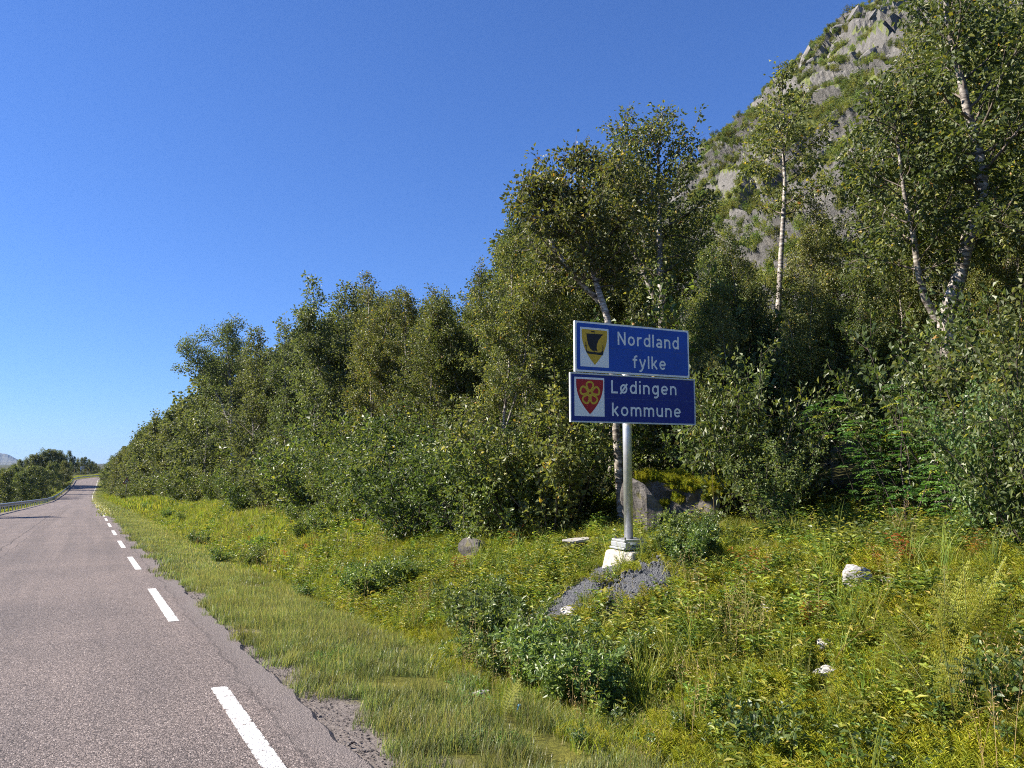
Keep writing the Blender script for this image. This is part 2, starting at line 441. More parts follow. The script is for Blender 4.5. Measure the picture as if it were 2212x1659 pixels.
    if paint:
        pn = N(n, 'ShaderNodeTexNoise', Scale=16.0, Detail=8.0, Roughness=0.75); l.new(tc.outputs['Object'], pn.inputs['Vector'])
        ee = N(n, 'ShaderNodeMath', operation='SUBTRACT'); ee.inputs[1].default_value = LINE; l.new(sep.outputs['X'], ee.inputs[0])
        ea = N(n, 'ShaderNodeMath', operation='ABSOLUTE'); l.new(ee.outputs[0], ea.inputs[0])
        er = N(n, 'ShaderNodeMapRange'); er.inputs['From Min'].default_value = 0.045; er.inputs['From Max'].default_value = 0.075; er.inputs['To Max'].default_value = 0.16; l.new(ea.outputs[0], er.inputs['Value'])
        pm = N(n, 'ShaderNodeMath', operation='SUBTRACT'); l.new(pn.outputs['Fac'], pm.inputs[0]); l.new(er.outputs[0], pm.inputs[1])
        pr = ramp(n, [(0.35, (0, 0, 0)), (0.43, (1, 1, 1))]); l.new(pm.outputs[0], pr.inputs[0])
        wc = ramp(n, [(0.2, (0.55, 0.54, 0.53)), (0.6, (0.74, 0.735, 0.72))]); l.new(bw.outputs[0], wc.inputs[0])
        m6 = N(n, 'ShaderNodeMix', data_type='RGBA'); l.new(pr.outputs[0], m6.inputs[0]); l.new(m5.outputs['Result'], m6.inputs['A']); l.new(wc.outputs[0], m6.inputs['B'])
        col = m6
    l.new(col.outputs['Result'], b.inputs['Base Color'])
    bp = N(n, 'ShaderNodeBump', Strength=0.9, Distance=0.006, invert=True)
    hh = N(n, 'ShaderNodeMath', operation='ADD'); l.new(vo.outputs['Distance'], hh.inputs[0]); l.new(vo2.outputs['Distance'], hh.inputs[1])
    l.new(hh.outputs[0], bp.inputs['Height']); l.new(bp.outputs[0], b.inputs['Normal'])
    l.new(b.outputs[0], out.inputs[0])
    return m
M['asphalt'] = asphalt(); M['paint'] = asphalt(True)

def soil():
    m, n, l = mat('meadow_soil')
    out = N(n, 'ShaderNodeOutputMaterial'); b = N(n, 'ShaderNodeBsdfPrincipled', Roughness=0.95)
    b.inputs['Specular IOR Level'].default_value = 0.15
    tc = N(n, 'ShaderNodeTexCoord'); u = N(n, 'ShaderNodeAttribute', attribute_name='offset')
    n1 = N(n, 'ShaderNodeTexNoise', Scale=1.3, Detail=8.0, Roughness=0.65); l.new(tc.outputs['Object'], n1.inputs['Vector'])
    n2 = N(n, 'ShaderNodeTexNoise', Scale=28.0, Detail=6.0, Roughness=0.7); l.new(tc.outputs['Object'], n2.inputs['Vector'])
    moss = ramp(n, [(0.3, (0.07, 0.075, 0.02)), (0.5, (0.15, 0.155, 0.03)), (0.68, (0.24, 0.225, 0.045))]); l.new(n1.outputs['Fac'], moss.inputs[0])
    fine = ramp(n, [(0.3, (0.5, 0.5, 0.5)), (0.7, (1.3, 1.25, 1.15))]); l.new(n2.outputs['Fac'], fine.inputs[0])
    mm = N(n, 'ShaderNodeMix', data_type='RGBA', blend_type='MULTIPLY'); mm.inputs[0].default_value = 1
    l.new(moss.outputs[0], mm.inputs['A']); l.new(fine.outputs[0], mm.inputs['B'])
    grit = ramp(n, [(0.3, (0.095, 0.082, 0.078)), (0.55, (0.19, 0.165, 0.15)), (0.75, (0.28, 0.25, 0.23))]); l.new(n2.outputs['Fac'], grit.inputs[0])
    ns = N(n, 'ShaderNodeMath', operation='MULTIPLY_ADD'); ns.inputs[1].default_value = 0.8; l.new(n1.outputs['Fac'], ns.inputs[0]); l.new(u.outputs['Fac'], ns.inputs[2])
    mr = N(n, 'ShaderNodeMapRange'); mr.inputs['From Min'].default_value = 1.15; mr.inputs['From Max'].default_value = 1.4; l.new(ns.outputs[0], mr.inputs['Value'])
    mx = N(n, 'ShaderNodeMix', data_type='RGBA'); l.new(mr.outputs[0], mx.inputs[0]); l.new(grit.outputs[0], mx.inputs['A']); l.new(mm.outputs['Result'], mx.inputs['B'])
    # leaf litter on the forest floor
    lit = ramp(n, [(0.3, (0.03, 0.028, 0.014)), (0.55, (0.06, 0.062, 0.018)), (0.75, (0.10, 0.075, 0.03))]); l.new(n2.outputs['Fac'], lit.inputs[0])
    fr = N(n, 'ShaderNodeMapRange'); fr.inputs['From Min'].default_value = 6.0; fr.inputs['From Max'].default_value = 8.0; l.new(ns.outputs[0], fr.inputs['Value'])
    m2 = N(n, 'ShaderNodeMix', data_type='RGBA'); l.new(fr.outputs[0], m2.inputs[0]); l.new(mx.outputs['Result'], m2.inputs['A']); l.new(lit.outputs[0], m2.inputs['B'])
    l.new(m2.outputs['Result'], b.inputs['Base Color'])
    bp = N(n, 'ShaderNodeBump', Strength=0.8, Distance=0.03); l.new(n2.outputs['Fac'], bp.inputs['Height']); l.new(bp.outputs[0], b.inputs['Normal'])
    l.new(b.outputs[0], out.inputs[0])
    return m
M['soil'] = soil()

def rockmat(name, c0, c1, c2, lichen=None, scale=2.5, veg=None):
    m, n, l = mat(name)
    out = N(n, 'ShaderNodeOutputMaterial'); b = N(n, 'ShaderNodeBsdfPrincipled', Roughness=0.85)
    b.inputs['Specular IOR Level'].default_value = 0.3
    tc = N(n, 'ShaderNodeTexCoord')
    n1 = N(n, 'ShaderNodeTexNoise', Scale=scale, Detail=10.0, Roughness=0.68); l.new(tc.outputs['Object'], n1.inputs['Vector'])
    n2 = N(n, 'ShaderNodeTexNoise', Scale=scale * 7, Detail=6.0, Roughness=0.7); l.new(tc.outputs['Object'], n2.inputs['Vector'])
    r = ramp(n, [(0.3, c0), (0.5, c1), (0.7, c2)]); l.new(n1.outputs['Fac'], r.inputs[0])
    f = ramp(n, [(0.3, (0.6, 0.6, 0.6)), (0.7, (1.3, 1.3, 1.3))]); l.new(n2.outputs['Fac'], f.inputs[0])
    mm = N(n, 'ShaderNodeMix', data_type='RGBA', blend_type='MULTIPLY'); mm.inputs[0].default_value = 1
    l.new(r.outputs[0], mm.inputs['A']); l.new(f.outputs[0], mm.inputs['B'])
    cur = mm.outputs['Result']
    if lichen:
        n3 = N(n, 'ShaderNodeTexNoise', Scale=scale * 2.2, Detail=8.0); l.new(tc.outputs['Object'], n3.inputs['Vector'])
        k = ramp(n, [(0.56, (0, 0, 0)), (0.64, (1, 1, 1))]); l.new(n3.outputs['Fac'], k.inputs[0])
        mx = N(n, 'ShaderNodeMix', data_type='RGBA'); l.new(k.outputs[0], mx.inputs[0]); l.new(cur, mx.inputs['A']); mx.inputs['B'].default_value = (*lichen, 1)
        cur = mx.outputs['Result']
    if veg:
        # heath and grass hold wherever the rock is not too steep
        ge = N(n, 'ShaderNodeNewGeometry'); sp = N(n, 'ShaderNodeSeparateXYZ'); l.new(ge.outputs['Normal'], sp.inputs[0])
        n4 = N(n, 'ShaderNodeTexNoise', Scale=scale * 0.5, Detail=8.0, Roughness=0.6); l.new(tc.outputs['Object'], n4.inputs['Vector'])
        ad = N(n, 'ShaderNodeMath', operation='MULTIPLY_ADD'); ad.inputs[1].default_value = 1.1; l.new(n4.outputs['Fac'], ad.inputs[0]); l.new(sp.outputs['Z'], ad.inputs[2])
        k = ramp(n, [(0.0, (0, 0, 0)), (1.0, (1, 1, 1))])
        mr = N(n, 'ShaderNodeMapRange'); mr.inputs['From Min'].default_value = 0.94; mr.inputs['From Max'].default_value = 1.06; l.new(ad.outputs[0], mr.inputs['Value'])
        vr = ramp(n, [(0.3, veg[0]), (0.6, veg[1])]); l.new(n2.outputs['Fac'], vr.inputs[0])
        mx = N(n, 'ShaderNodeMix', data_type='RGBA'); l.new(mr.outputs[0], mx.inputs[0]); l.new(cur, mx.inputs['A']); l.new(vr.outputs[0], mx.inputs['B'])
        cur = mx.outputs['Result']
    l.new(cur, b.inputs['Base Color'])
    hs = N(n, 'ShaderNodeMath', operation='ADD'); l.new(n1.outputs['Fac'], hs.inputs[0]); l.new(n2.outputs['Fac'], hs.inputs[1])
    bp = N(n, 'ShaderNodeBump', Strength=0.7, Distance=0.12 / scale); l.new(hs.outputs[0], bp.inputs['Height']); l.new(bp.outputs[0], b.inputs['Normal'])
    l.new(b.outputs[0], out.inputs[0])
    return m
M['stone_white'] = rockmat('pale_granite', (0.30, 0.29, 0.28), (0.46, 0.44, 0.42), (0.60, 0.57, 0.54), lichen=(0.16, 0.16, 0.15), scale=6)
M['boulder'] = rockmat('mossy_boulder_rock', (0.05, 0.045, 0.042), (0.115, 0.105, 0.098), (0.22, 0.205, 0.19), lichen=(0.13, 0.12, 0.06), scale=3)
M['cliff'] = rockmat('cliff_rock', (0.075, 0.072, 0.068), (0.135, 0.13, 0.122), (0.21, 0.20, 0.19), scale=0.12, veg=((0.075, 0.098, 0.028), (0.145, 0.165, 0.045)))
M['cliff_slab'] = rockmat('cliff_slab_rock', (0.085, 0.082, 0.078), (0.155, 0.149, 0.142), (0.24, 0.23, 0.218), scale=0.22)
M['far_rock'] = rockmat('far_mountain_rock', (0.08, 0.085, 0.08), (0.13, 0.14, 0.12), (0.2, 0.2, 0.19), scale=0.002)
M['crushed'] = rockmat('crushed_dark_stone', (0.05, 0.052, 0.058), (0.11, 0.115, 0.125), (0.22, 0.225, 0.24), scale=18)
M['grit'] = rockmat('road_grit', (0.09, 0.08, 0.075), (0.17, 0.15, 0.14), (0.27, 0.24, 0.22), scale=20)
M['galv'] = plain('galvanised_steel', (0.60, 0.61, 0.62), 0.42, 0.75, 0.06, 14)
M['galv_dull'] = plain('dull_galvanised_steel', (0.42, 0.44, 0.45), 0.5, 0.6, 0.1, 3)
M['alu'] = plain('aluminium_edge', (0.66, 0.67, 0.68), 0.45, 0.4, 0.05, 8)
M['bolt'] = plain('dark_bolt', (0.10, 0.10, 0.10), 0.5, 0.7, 0.1, 30)
M['concrete'] = plain('concrete', (0.44, 0.41, 0.36), 0.9, 0, 0.14, 14, 0.5)
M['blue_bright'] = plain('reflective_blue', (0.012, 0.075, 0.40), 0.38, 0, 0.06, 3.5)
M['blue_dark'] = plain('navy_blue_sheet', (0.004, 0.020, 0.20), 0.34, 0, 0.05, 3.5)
M['sign_white'] = plain('reflective_white', (0.88, 0.87, 0.83), 0.4, 0, 0.02, 6)
M['letter'] = plain('lettering_white', (0.86, 0.85, 0.81), 0.45, 0, 0.02, 6)
M['gold'] = plain('shield_gold', (0.66, 0.40, 0.025), 0.45, 0, 0.03, 7)
M['white_shaded'] = plain('shade_darkened_white', (0.34, 0.34, 0.33), 0.6, 0, 0.1, 5)  # white of the warning triangle, its backlit shade put into the colour
M['red'] = plain('shield_red', (0.42, 0.010, 0.014), 0.45, 0, 0.04, 7)
M['black'] = plain('sign_black', (0.012, 0.010, 0.010), 0.45, 0, 0.1, 7)
M['seam'] = plain('panel_seam', (0.10, 0.13, 0.28), 0.5, 0, 0.1, 7)
M['warn_red'] = plain('warning_red', (0.24, 0.02, 0.018), 0.5, 0, 0.05, 7)
M['yellow'] = plain('chevron_yellow', (0.72, 0.42, 0.03), 0.5, 0, 0.04, 7)
M['wood_post'] = plain('weathered_wood', (0.17, 0.13, 0.10), 0.85, 0, 0.2, 6)
M['plastic_blue'] = plain('blue_plastic', (0.05, 0.16, 0.26), 0.4, 0, 0.05, 10)

# ------------------------------------------------------------------ ground sheet
def axis(parts):
    a = [np.arange(p, q, s) for p, q, s in parts]
    return np.unique(np.round(np.concatenate(a), 4))
gx = axis([(-10000, -2000, 2000), (-2000, -300, 200), (-300, -60, 20), (-60, -16, 4), (-16, -3, 0.8), (-3, 14, 0.22), (14, 40, 1.3), (40, 120, 8), (120, 400, 40), (400, 2000, 400), (2000, 10001, 2000)])
gy = axis([(-6100, -400, 1900), (-400, -40, 40), (-40, 0, 4), (0, 26, 0.26), (26, 60, 0.7), (60, 130, 1.6), (130, 420, 3.5), (420, 1000, 50), (1000, 4000, 500), (4000, 12001, 2000)])
GX, GY = np.meshgrid(gx, gy)
GZ = ground(GX, GY)
go_, gs_, _ = offs(GX.ravel(), GY.ravel())
nx = len(gx)
ii, jj = np.meshgrid(np.arange(nx - 1), np.arange(len(gy) - 1))
a0 = (jj * nx + ii).ravel()
gm = mesh_np('ground', np.stack([GX.ravel(), GY.ravel(), GZ.ravel()], 1), [np.stack([a0, a0 + 1, a0 + nx + 1, a0 + nx], 1)], [M['soil']], smooth_sh=True)
ga = gm.attributes.new('offset', 'FLOAT', 'POINT')
ga.data.foreach_set('value', np.where(go_ > 0, go_ - LINE, np.maximum(0, -go_ - 3.3)).astype(np.float32))
link('ground', gm, kind='structure')

# ------------------------------------------------------------------ road
ss = axis([(-40, 2, 2.0), (2, 16, 0.07), (16, 50, 0.2), (50, 120, 1.0), (120, 420, 2.0)])
oc = np.array([-3.5, -2.6, -1.4, -0.2, 1.0, 2.2, 3.0, 3.3])
edge = 3.58 + 0.085 * fbm(ss * 0.6, ss * 0 + 3, 3) + 0.022 * vnoise(ss * 3.5, ss * 0 + 8) * (ss < 60) + 0.012 * vnoise(ss * 11, ss * 0 + 1) * (ss < 20)
rows = []
for k, o in enumerate(list(oc) + [None, None]):
    ov = np.full(len(ss), o) if o is not None else edge + (0.07 if k == len(oc) + 1 else 0.0)
    x, y, z = road_at(ss, ov)
    zz = z + 0.024 - 0.006 * np.abs(ov)
    if k == len(oc) + 1: zz = zz - 0.05            # broken edge drops to the shoulder
    rows.append((np.stack([x, y, zz], 1), ov))
nr = len(rows)
RV = np.stack([r[0] for r in rows], 1).reshape(-1, 3)
RUV = np.stack([np.stack([r[1], ss], 1) for r in rows], 1).reshape(-1, 2)
ii, jj = np.meshgrid(np.arange(nr - 1), np.arange(len(ss) - 1))
a0 = (jj * nr + ii).ravel()
road = link('road', mesh_np('road', RV, [np.stack([a0, a0 + 1, a0 + nr + 1, a0 + nr], 1)], [M['asphalt']], uv=RUV, smooth_sh=False), kind='structure')

def road_strip(name, s0, s1, o0, o1, step, lift=0.004):
    s = np.linspace(s0, s1, max(2, int((s1 - s0) / step) + 1))
    A = []; U = []
    for o in (o0, o1):
        x, y, z = road_at(s, o)
        A.append(np.stack([x, y, z + 0.024 - 0.006 * abs(o) + lift], 1)); U.append(np.stack([np.full(len(s), o), s], 1))
    V = np.stack(A, 1).reshape(-1, 3); UVs = np.stack(U, 1).reshape(-1, 2)
    a = np.arange(len(s) - 1) * 2
    return link(name, mesh_np(name, V, [np.stack([a, a + 1, a + 3, a + 2], 1)], [M['paint']], uv=UVs), road)
for k in range(-1, 11):
    e = 6.97 + 7.66 * k
    road_strip('edge_line_dash', e - 3.87, e, LINE - 0.065, LINE + 0.065, 0.15)
road_strip('edge_line', 87, 400, LINE - 0.06, LINE + 0.06, 1.0)

# ------------------------------------------------------------------ hill above the wood
def lerp_pts(P, t):
    k = np.linspace(0, 1, len(P)); P = np.asarray(P)
    return np.stack([np.interp(t, k, P[:, i]) for i in range(P.shape[1])], 1)
RIDGE_PIX = [(1120, 880, 205), (1220, 745, 212), (1300, 640, 215), (1383, 535, 220), (1440, 455, 226), (1500, 375, 232), (1560, 298, 240), (1620, 235, 246), (1680, 178, 252), (1720, 136, 257), (1800, 60, 266),
             (1900, 0, 280), (2000, -45, 295), (2200, -120, 320), (2500, -200, 345), (2900, -230, 360), (3500, -160, 350), (4600, 150, 300)]
ridge = np.array([at(*p) for p in RIDGE_PIX])
NU, NV = 330, 210
tt = np.linspace(0, 1, NU)
# spread columns evenly by bearing detail
tk = np.interp(tt, np.linspace(0, 1, 6), [0.0, 0.16, 0.38, 0.62, 0.78, 1.0])
RG = lerp_pts(ridge, tk)
for _ in range(2): RG[2:-2] = (RG[:-4] + RG[1:-3] + RG[2:-2] + RG[3:-1] + RG[4:]) / 5
base = np.stack([np.full(NU, 34.0), np.interp(tk, [0, 1], [150, -160]), np.zeros(NU)], 1)
base[:, 2] = ground(base[:, 0], base[:, 1]) - 6
vv = np.linspace(0, 1.25, NV)
MV = np.empty((NV, NU, 3))
for j, v in enumerate(vv):
    if v <= 1:
        xy = base[:, :2] * (1 - v) + RG[:, :2] * v
        h = v ** 1.22
        MV[j, :, :2] = xy; MV[j, :, 2] = base[:, 2] * (1 - h) + RG[:, 2] * h
    else:
        w = (v - 1) / 0.25
        dirn = RG[:, :2] - base[:, :2]; dirn /= np.linalg.norm(dirn, axis=1)[:, None]
        MV[j, :, :2] = RG[:, :2] + dirn * 160 * w
        MV[j, :, 2] = RG[:, 2] * (1 - 0.75 * w * w) - 3 * w
wx = MV[..., 0]; wy = MV[..., 1]; wz = MV[..., 2]
dv = np.gradient(MV, axis=0); du = np.gradient(MV, axis=1)
nrm = np.cross(du, dv); nrm /= np.linalg.norm(nrm, axis=2)[..., None] + 1e-9
nrm *= np.sign(nrm[..., 2:3] + 1e-6)
amp = np.minimum(1, smooth(vv, 0.02, 0.3))[:, None]
al = (wx * 0.55 - wy * 0.83); zc = wz
st1 = fbm((al + 0.9 * zc) * 0.055, (zc - 0.35 * al) * 0.03, 4)
rid = 1 - np.abs(fbm((al + 1.1 * zc) * 0.045 + 7, (zc - 0.7 * al) * 0.10, 4)) * 2.2
stepn = fbm(al * 0.02 + 3, zc * 0.035, 3) * 7
terr = (stepn - np.floor(stepn)); terr = smooth(terr, 0.55, 0.95)
disp = amp * 0.9 * (5.0 * st1 + 2.6 * np.clip(rid, -1, 1) + 4.0 * (terr - 0.5) + 1.1 * fbm(al * 0.25, zc * 0.3, 3))
cap = 1 - 0.72 * np.exp(-((vv - 1.0) / 0.045) ** 2)[:, None]
MV = MV + nrm * (disp * cap)[..., None]
ii, jj = np.meshgrid(np.arange(NU - 1), np.arange(NV - 1))
a0 = (jj * NU + ii).ravel()
hill = link('mountain', mesh_np('mountain', MV.reshape(-1, 3), [np.stack([a0, a0 + 1, a0 + NU + 1, a0 + NU], 1)], [M['cliff']], smooth_sh=False), kind='structure')

def rock_geo(seed, sub=2, planes=12, squash=(1, 1, 1), rough=0.05):
    r = np.random.default_rng(seed)
    bm = bmesh.new(); bmesh.ops.create_icosphere(bm, subdivisions=sub, radius=1.0)
    V = np.array([v.co[:] for v in bm.verts]); bm.verts.index_update()
    F = np.array([[v.index for v in f.verts] for f in bm.faces]); bm.free()
    for _ in range(planes):
        n = r.normal(size=3); n /= np.linalg.norm(n); d = r.uniform(0.45, 0.8)
        k = V @ n; V = V - np.maximum(0, k - d)[:, None] * n[None]
    V = V * np.array(squash) + rough * np.stack([fbm(V[:, 0] * 2 + seed, V[:, 1] * 2 + V[:, 2] * 3, 3), fbm(V[:, 1] * 2 + seed, V[:, 2] * 2 + V[:, 0], 3), fbm(V[:, 2] * 2, V[:, 0] * 2 + seed, 3)], 1)
    return V, F

slab_me = []
for s in range(7):
    V, F = rock_geo(40 + s, 1, 9, (1.0, 0.75, 0.6), 0.04)
    slab_me.append(mesh_np('rock_slab', V, [F], [M['cliff_slab']]))
r_ = np.random.default_rng(11)
def hill_point(t, v):
    i = min(NU - 1, max(0, int(t * (NU - 1)))); j = min(NV - 1, max(0, int(v * (NV - 1))))
    return MV[j, i], nrm[j, i]
tcol = lambda px: float(np.interp(px, [p[0] for p in RIDGE_PIX], np.linspace(0, 1, len(RIDGE_PIX))))
def tu(px):                                         # column position for a ridge bearing
    return float(np.interp(tcol(px), [0.0, 0.16, 0.38, 0.62, 0.78, 1.0], np.linspace(0, 1, 6)))
def bands():
    for px0, px1, v0, v1, cnt, s0, s1 in ((1470, 1580, 0.66, 0.785, 70, 1.8, 4.2), (1560, 1720, 0.70, 0.79, 26, 1.6, 3.6), (1720, 1960, 0.70, 0.79, 60, 2.0, 5.0), (1600, 2000, 0.55, 0.70, 26, 1.8, 4.0)):
        for _ in range(cnt):
            yield tu(r_.uniform(px0, px1)), r_.uniform(v0, v1), r_.uniform(s0, s1)
for t, v, s in bands():
    p, nn = hill_point(t, v)
    o = link('rock', slab_me[r_.integers(7)], hill)
    o.location = p - nn * s * 0.3
    o.scale = (s * r_.uniform(0.8, 1.9), s, s * r_.uniform(0.6, 1.0))
    o.rotation_euler = (r_.normal(0, 0.3), R(-42) + r_.normal(0, 0.2), R(-40) + r_.normal(0, 0.35))

# far blue mountains across the fjord
def far_range(name, dist, prof, depth, label=None):
    V = []; n = len(prof)
    hd = np.radians(np.array([p[0] for p in prof])); hh = np.array([p[1] for p in prof], float)
    hf = np.linspace(hd[0], hd[-1], 160); h = np.interp(hf, hd, hh)
    h = h + 0.03 * h.max() * fbm(hf * 900, hf * 0, 4) * (h > 0)
    rowsV = []
    for k, (q, e) in enumerate(((0.86, 0.0), (0.93, 0.45), (1.0, 1.0), (1.06, 0.5), (1.12, 0.0))):
        rj = dist * q * (1 + 0.012 * fbm(hf * 300 + k, hf * 0 + k, 3))
        rowsV.append(np.stack([rj * np.sin(hf), rj * np.cos(hf), h * e - 12 * (e == 0)], 1))
    V = np.concatenate(rowsV); m_ = len(hf)
    i2, j2 = np.meshgrid(np.arange(m_ - 1), np.arange(4)); a = (j2 * m_ + i2).ravel()
    link(name, mesh_np(name, V, [np.stack([a, a + 1, a + m_ + 1, a + m_], 1)], [M['far_rock']]), kind='structure')
far_range('far_mountain', 9000, [(-24, 0), (-18, 260), (-14, 190), (-10, 300), (-7.5, 190), (-5.2, 118), (-4.05, 98), (-3.75, 96), (-3.5, 78), (-3.15, 36), (-2.6, 8), (-1.5, -6)], 1)
far_range('far_ridge', 6800, [(-22, 0), (-12, 70), (-7, 50), (-4.6, 26), (-3.6, 12), (-3.0, 8), (-2, -8)], 1)

# ------------------------------------------------------------------ plant builders
def unit(a):
    return a / (np.linalg.norm(a, axis=-1, keepdims=True) + 1e-9)

def leaf_geo(P, D, Nn, L, W, detail=0, fold=0.25, droop=0.15):
    n = len(P); D = unit(D); S = unit(np.cross(D, Nn)); Z = np.cross(S, D)
    L = np.broadcast_to(L, (n,))[:, None]; W = np.broadcast_to(W, (n,))[:, None]
    if detail == 0:
        V = np.stack([P, P + D * L * 0.42 + S * W * 0.5 + Z * W * fold, P + D * L - Z * L * droop, P + D * L * 0.42 - S * W * 0.5 + Z * W * fold], 1)
        i = np.arange(n)[:, None] * 4
        F = [np.concatenate([i + [0, 1, 2], i + [0, 2, 3]], 1).reshape(-1, 3)]
        rep = 2
    else:
        mid = P + D * L * 0.5 - Z * L * droop * 0.2
        V = np.stack([P, P + D * L * 0.2 + S * W * 0.40 + Z * W * fold * 0.8, P + D * L * 0.52 + S * W * 0.5 + Z * W * fold - Z * L * droop * 0.2, P + D * L * 0.82 + S * W * 0.27 + Z * W * fold * 0.5 - Z * L * droop * 0.6,
                      P + D * L - Z * L * droop,
                      P + D * L * 0.82 - S * W * 0.27 + Z * W * fold * 0.5 - Z * L * droop * 0.6, P + D * L * 0.52 - S * W * 0.5 + Z * W * fold - Z * L * droop * 0.2, P + D * L * 0.2 - S * W * 0.40 + Z * W * fold * 0.8, mid], 1)
        i = np.arange(n)[:, None] * 9
        F = [np.concatenate([i + [0, 1, 2, 8], i + [8, 2, 3, 4], i + [8, 4, 5, 6], i + [0, 8, 6, 7]], 1).reshape(-1, 4)]
        rep = 4
    return V.reshape(-1, 3), F, rep

class Wood:
    def __init__(s): s.V = []; s.F = []; s.K = []; s.n = 0
    def tube(s, P, r, sides, k=0):
        V, F = tube_np(P, r, sides); s.V.append(V); s.F.append(F + s.n); s.K.append(np.full(len(F), k)); s.n += len(V)
    def mesh(s, name, m, sm=True):
        m = m if isinstance(m, (list, tuple)) else [m]
        return mesh_np(name, np.concatenate(s.V), [np.concatenate(s.F)], m, smooth_sh=sm, fmat=np.concatenate(s.K) if len(m) > 1 else None)

def wander(r, p0, d, L, n, curl, lift):
    P = [np.array(p0, float)]; d = unit(np.array(d, float))
    for k in range(n):
        d = unit(d + r.normal(0, curl, 3) + np.array([0, 0, lift]))
        P.append(P[-1] + d * L / n)
    return np.array(P)

def foliage_on(r, shoots, per_m, leaf, jitter, hang, lm, name, detail=0, aspect=0.72, flat=0.4, cl=0.35):
    """leaves along a list of shoot paths"""
    Ps = []; Ds = []; Ts = []
    for path, dens in shoots:
        seg = np.linalg.norm(np.diff(path, axis=0), axis=1); L = seg.sum()
        n = r.poisson(per_m * L * dens)
        if n == 0: continue
        t = np.sort(r.uniform(0.08, 1.04, n)) * (len(path) - 1)
        i = np.minimum(t.astype(int), len(path) - 2); f = (t - i)[:, None]
        p = path[i] * (1 - f) + path[i + 1] * f
        dv = unit(path[i + 1] - path[i])
        off = r.normal(0, 1, (n, 3)); 
        Ps.append(p + off * jitter)
        Ds.append(dv * 0.45 + unit(off) * 0.9 + np.array([0, 0, -hang]))
        Ts.append(np.clip(r.normal(r.uniform(0.25, 0.65), 0.2, n), 0, 0.93))
    P = np.concatenate(Ps); D = np.concatenate(Ds); T = np.concatenate(Ts)
    odd = r.random(len(P)); T = np.where(odd > 0.965, r.uniform(0.9, 1.0, len(P)), T)
    Nn = r.normal(0, 1, P.shape); Nn[:, 2] += flat * 2.5
    Lz = leaf * r.uniform(0.65, 1.2, len(P))
    V, F, rep = leaf_geo(P, D, Nn, Lz, Lz * aspect, detail)
    return mesh_np(name, V, F, [lm], tint=np.repeat(T, rep))

def tree_geo(seed, H, cb, rad, nb, subs, per_m, leaf, r0=0.075, trunks=None, lm='birch', wm='bark', jitter=0.05, hang=0.35, lean=(0, 0), prof=None, detail=0, fork=True):
    r = np.random.default_rng(seed)
    w = Wood(); shoots = []
    prof = prof or ([0, 0.15, 0.4, 0.75, 1], [0.6, 0.85, 1.0, 0.62, 0.16])
    if trunks is None:
        n = 13; z = np.linspace(0, H, n)
        wob = np.cumsum(r.normal(0, 0.035 * H / 8, (n, 2)), 0); wob -= wob[0]
        base_ = np.stack([wob[:, 0] + lean[0] * (z / H) ** 1.5 * H, wob[:, 1] + lean[1] * (z / H) ** 1.5 * H, z], 1)
        trunks = [(base_, r0, 1.0, cb)]
        if fork:
            k = r.integers(3, 6); a = r.uniform(0, 6.28)
            P = wander(r, base_[k], (math.cos(a) * 0.5, math.sin(a) * 0.5, 1), (H - z[k]) * 0.8, 9, 0.06, 0.05)
            trunks.append((P, r0 * 0.55, 0.8, 0.12))
    for P, rr, k, cb_ in trunks:
        P = np.asarray(P, float); n = len(P); t = np.linspace(0, 1, n)
        rad_t = rr * (1 - t) ** 0.8 + 0.006
        rad_t[0] *= 1.25
        w.tube(P, rad_t, 9)
        sl = np.linalg.norm(np.diff(P, axis=0), axis=1).sum()
        nbk = max(6, int(nb * k)); a = r.uniform(0, 6.28)
        for b in range(nbk):
            tt_ = cb_ + (0.985 - cb_) * ((b + r.uniform(0, 1)) / nbk)
            i = min(int(tt_ * (n - 1)), n - 2); f = tt_ * (n - 1) - i
            p = P[i] * (1 - f) + P[i + 1] * f
            tc_ = (tt_ - cb_) / (1 - cb_)
            a += 2.4 + r.normal(0, 0.4)
            el = R(np.interp(tc_, [0, 0.5, 1], [12, 38, 66]) + r.normal(0, 9))
            L = rad * k * np.interp(tc_, *prof) * r.uniform(0.65, 1.15)
            B = wander(r, p, (math.cos(a) * math.cos(el), math.sin(a) * math.cos(el), math.sin(el)), L, 6, 0.13, 0.06)
            rb = max(0.006, min(0.42 * (rr * (1 - tt_) ** 0.8 + 0.006), 0.012 + 0.012 * L))
            w.tube(B, rb * np.linspace(1, 0.25, 7), 4, 1)
            shoots.append((B[3:], 1.0))
            ns = max(3, int(subs * (0.4 + L / rad)))
            for q in range(ns):
                t2 = r.uniform(0.18, 1.0) * 6; i2 = min(int(t2), 5)
                p2 = B[i2] + (B[i2 + 1] - B[i2]) * (t2 - i2)
                d2 = unit(B[i2 + 1] - B[i2]) * 0.7 + unit(r.normal(0, 1, 3)) * 0.8 + np.array([0, 0, 0.15])
                S = wander(r, p2, d2, (0.22 + 0.36 * L * r.uniform(0.5, 1.0)) * (1.1 - 0.4 * t2 / 6), 4, 0.16, -0.03)
                w.tube(S, 0.004 * np.linspace(1.5, 0.5, 5), 3, 1)
                shoots.append((S, r.uniform(0.2, 1.9)))
                if L > 0.8:
                    S2 = wander(r, S[2], unit(S[3] - S[2]) + r.normal(0, 0.6, 3), 0.3 * r.uniform(0.6, 1.2), 3, 0.2, -0.06)
                    shoots.append((S2, r.uniform(0.7, 1.3)))
    wood = w.mesh('trunk', [M[wm], M['branch']])
    crown = foliage_on(r, shoots, per_m, leaf, jitter, hang, M[lm], 'crown', detail)
    return wood, crown

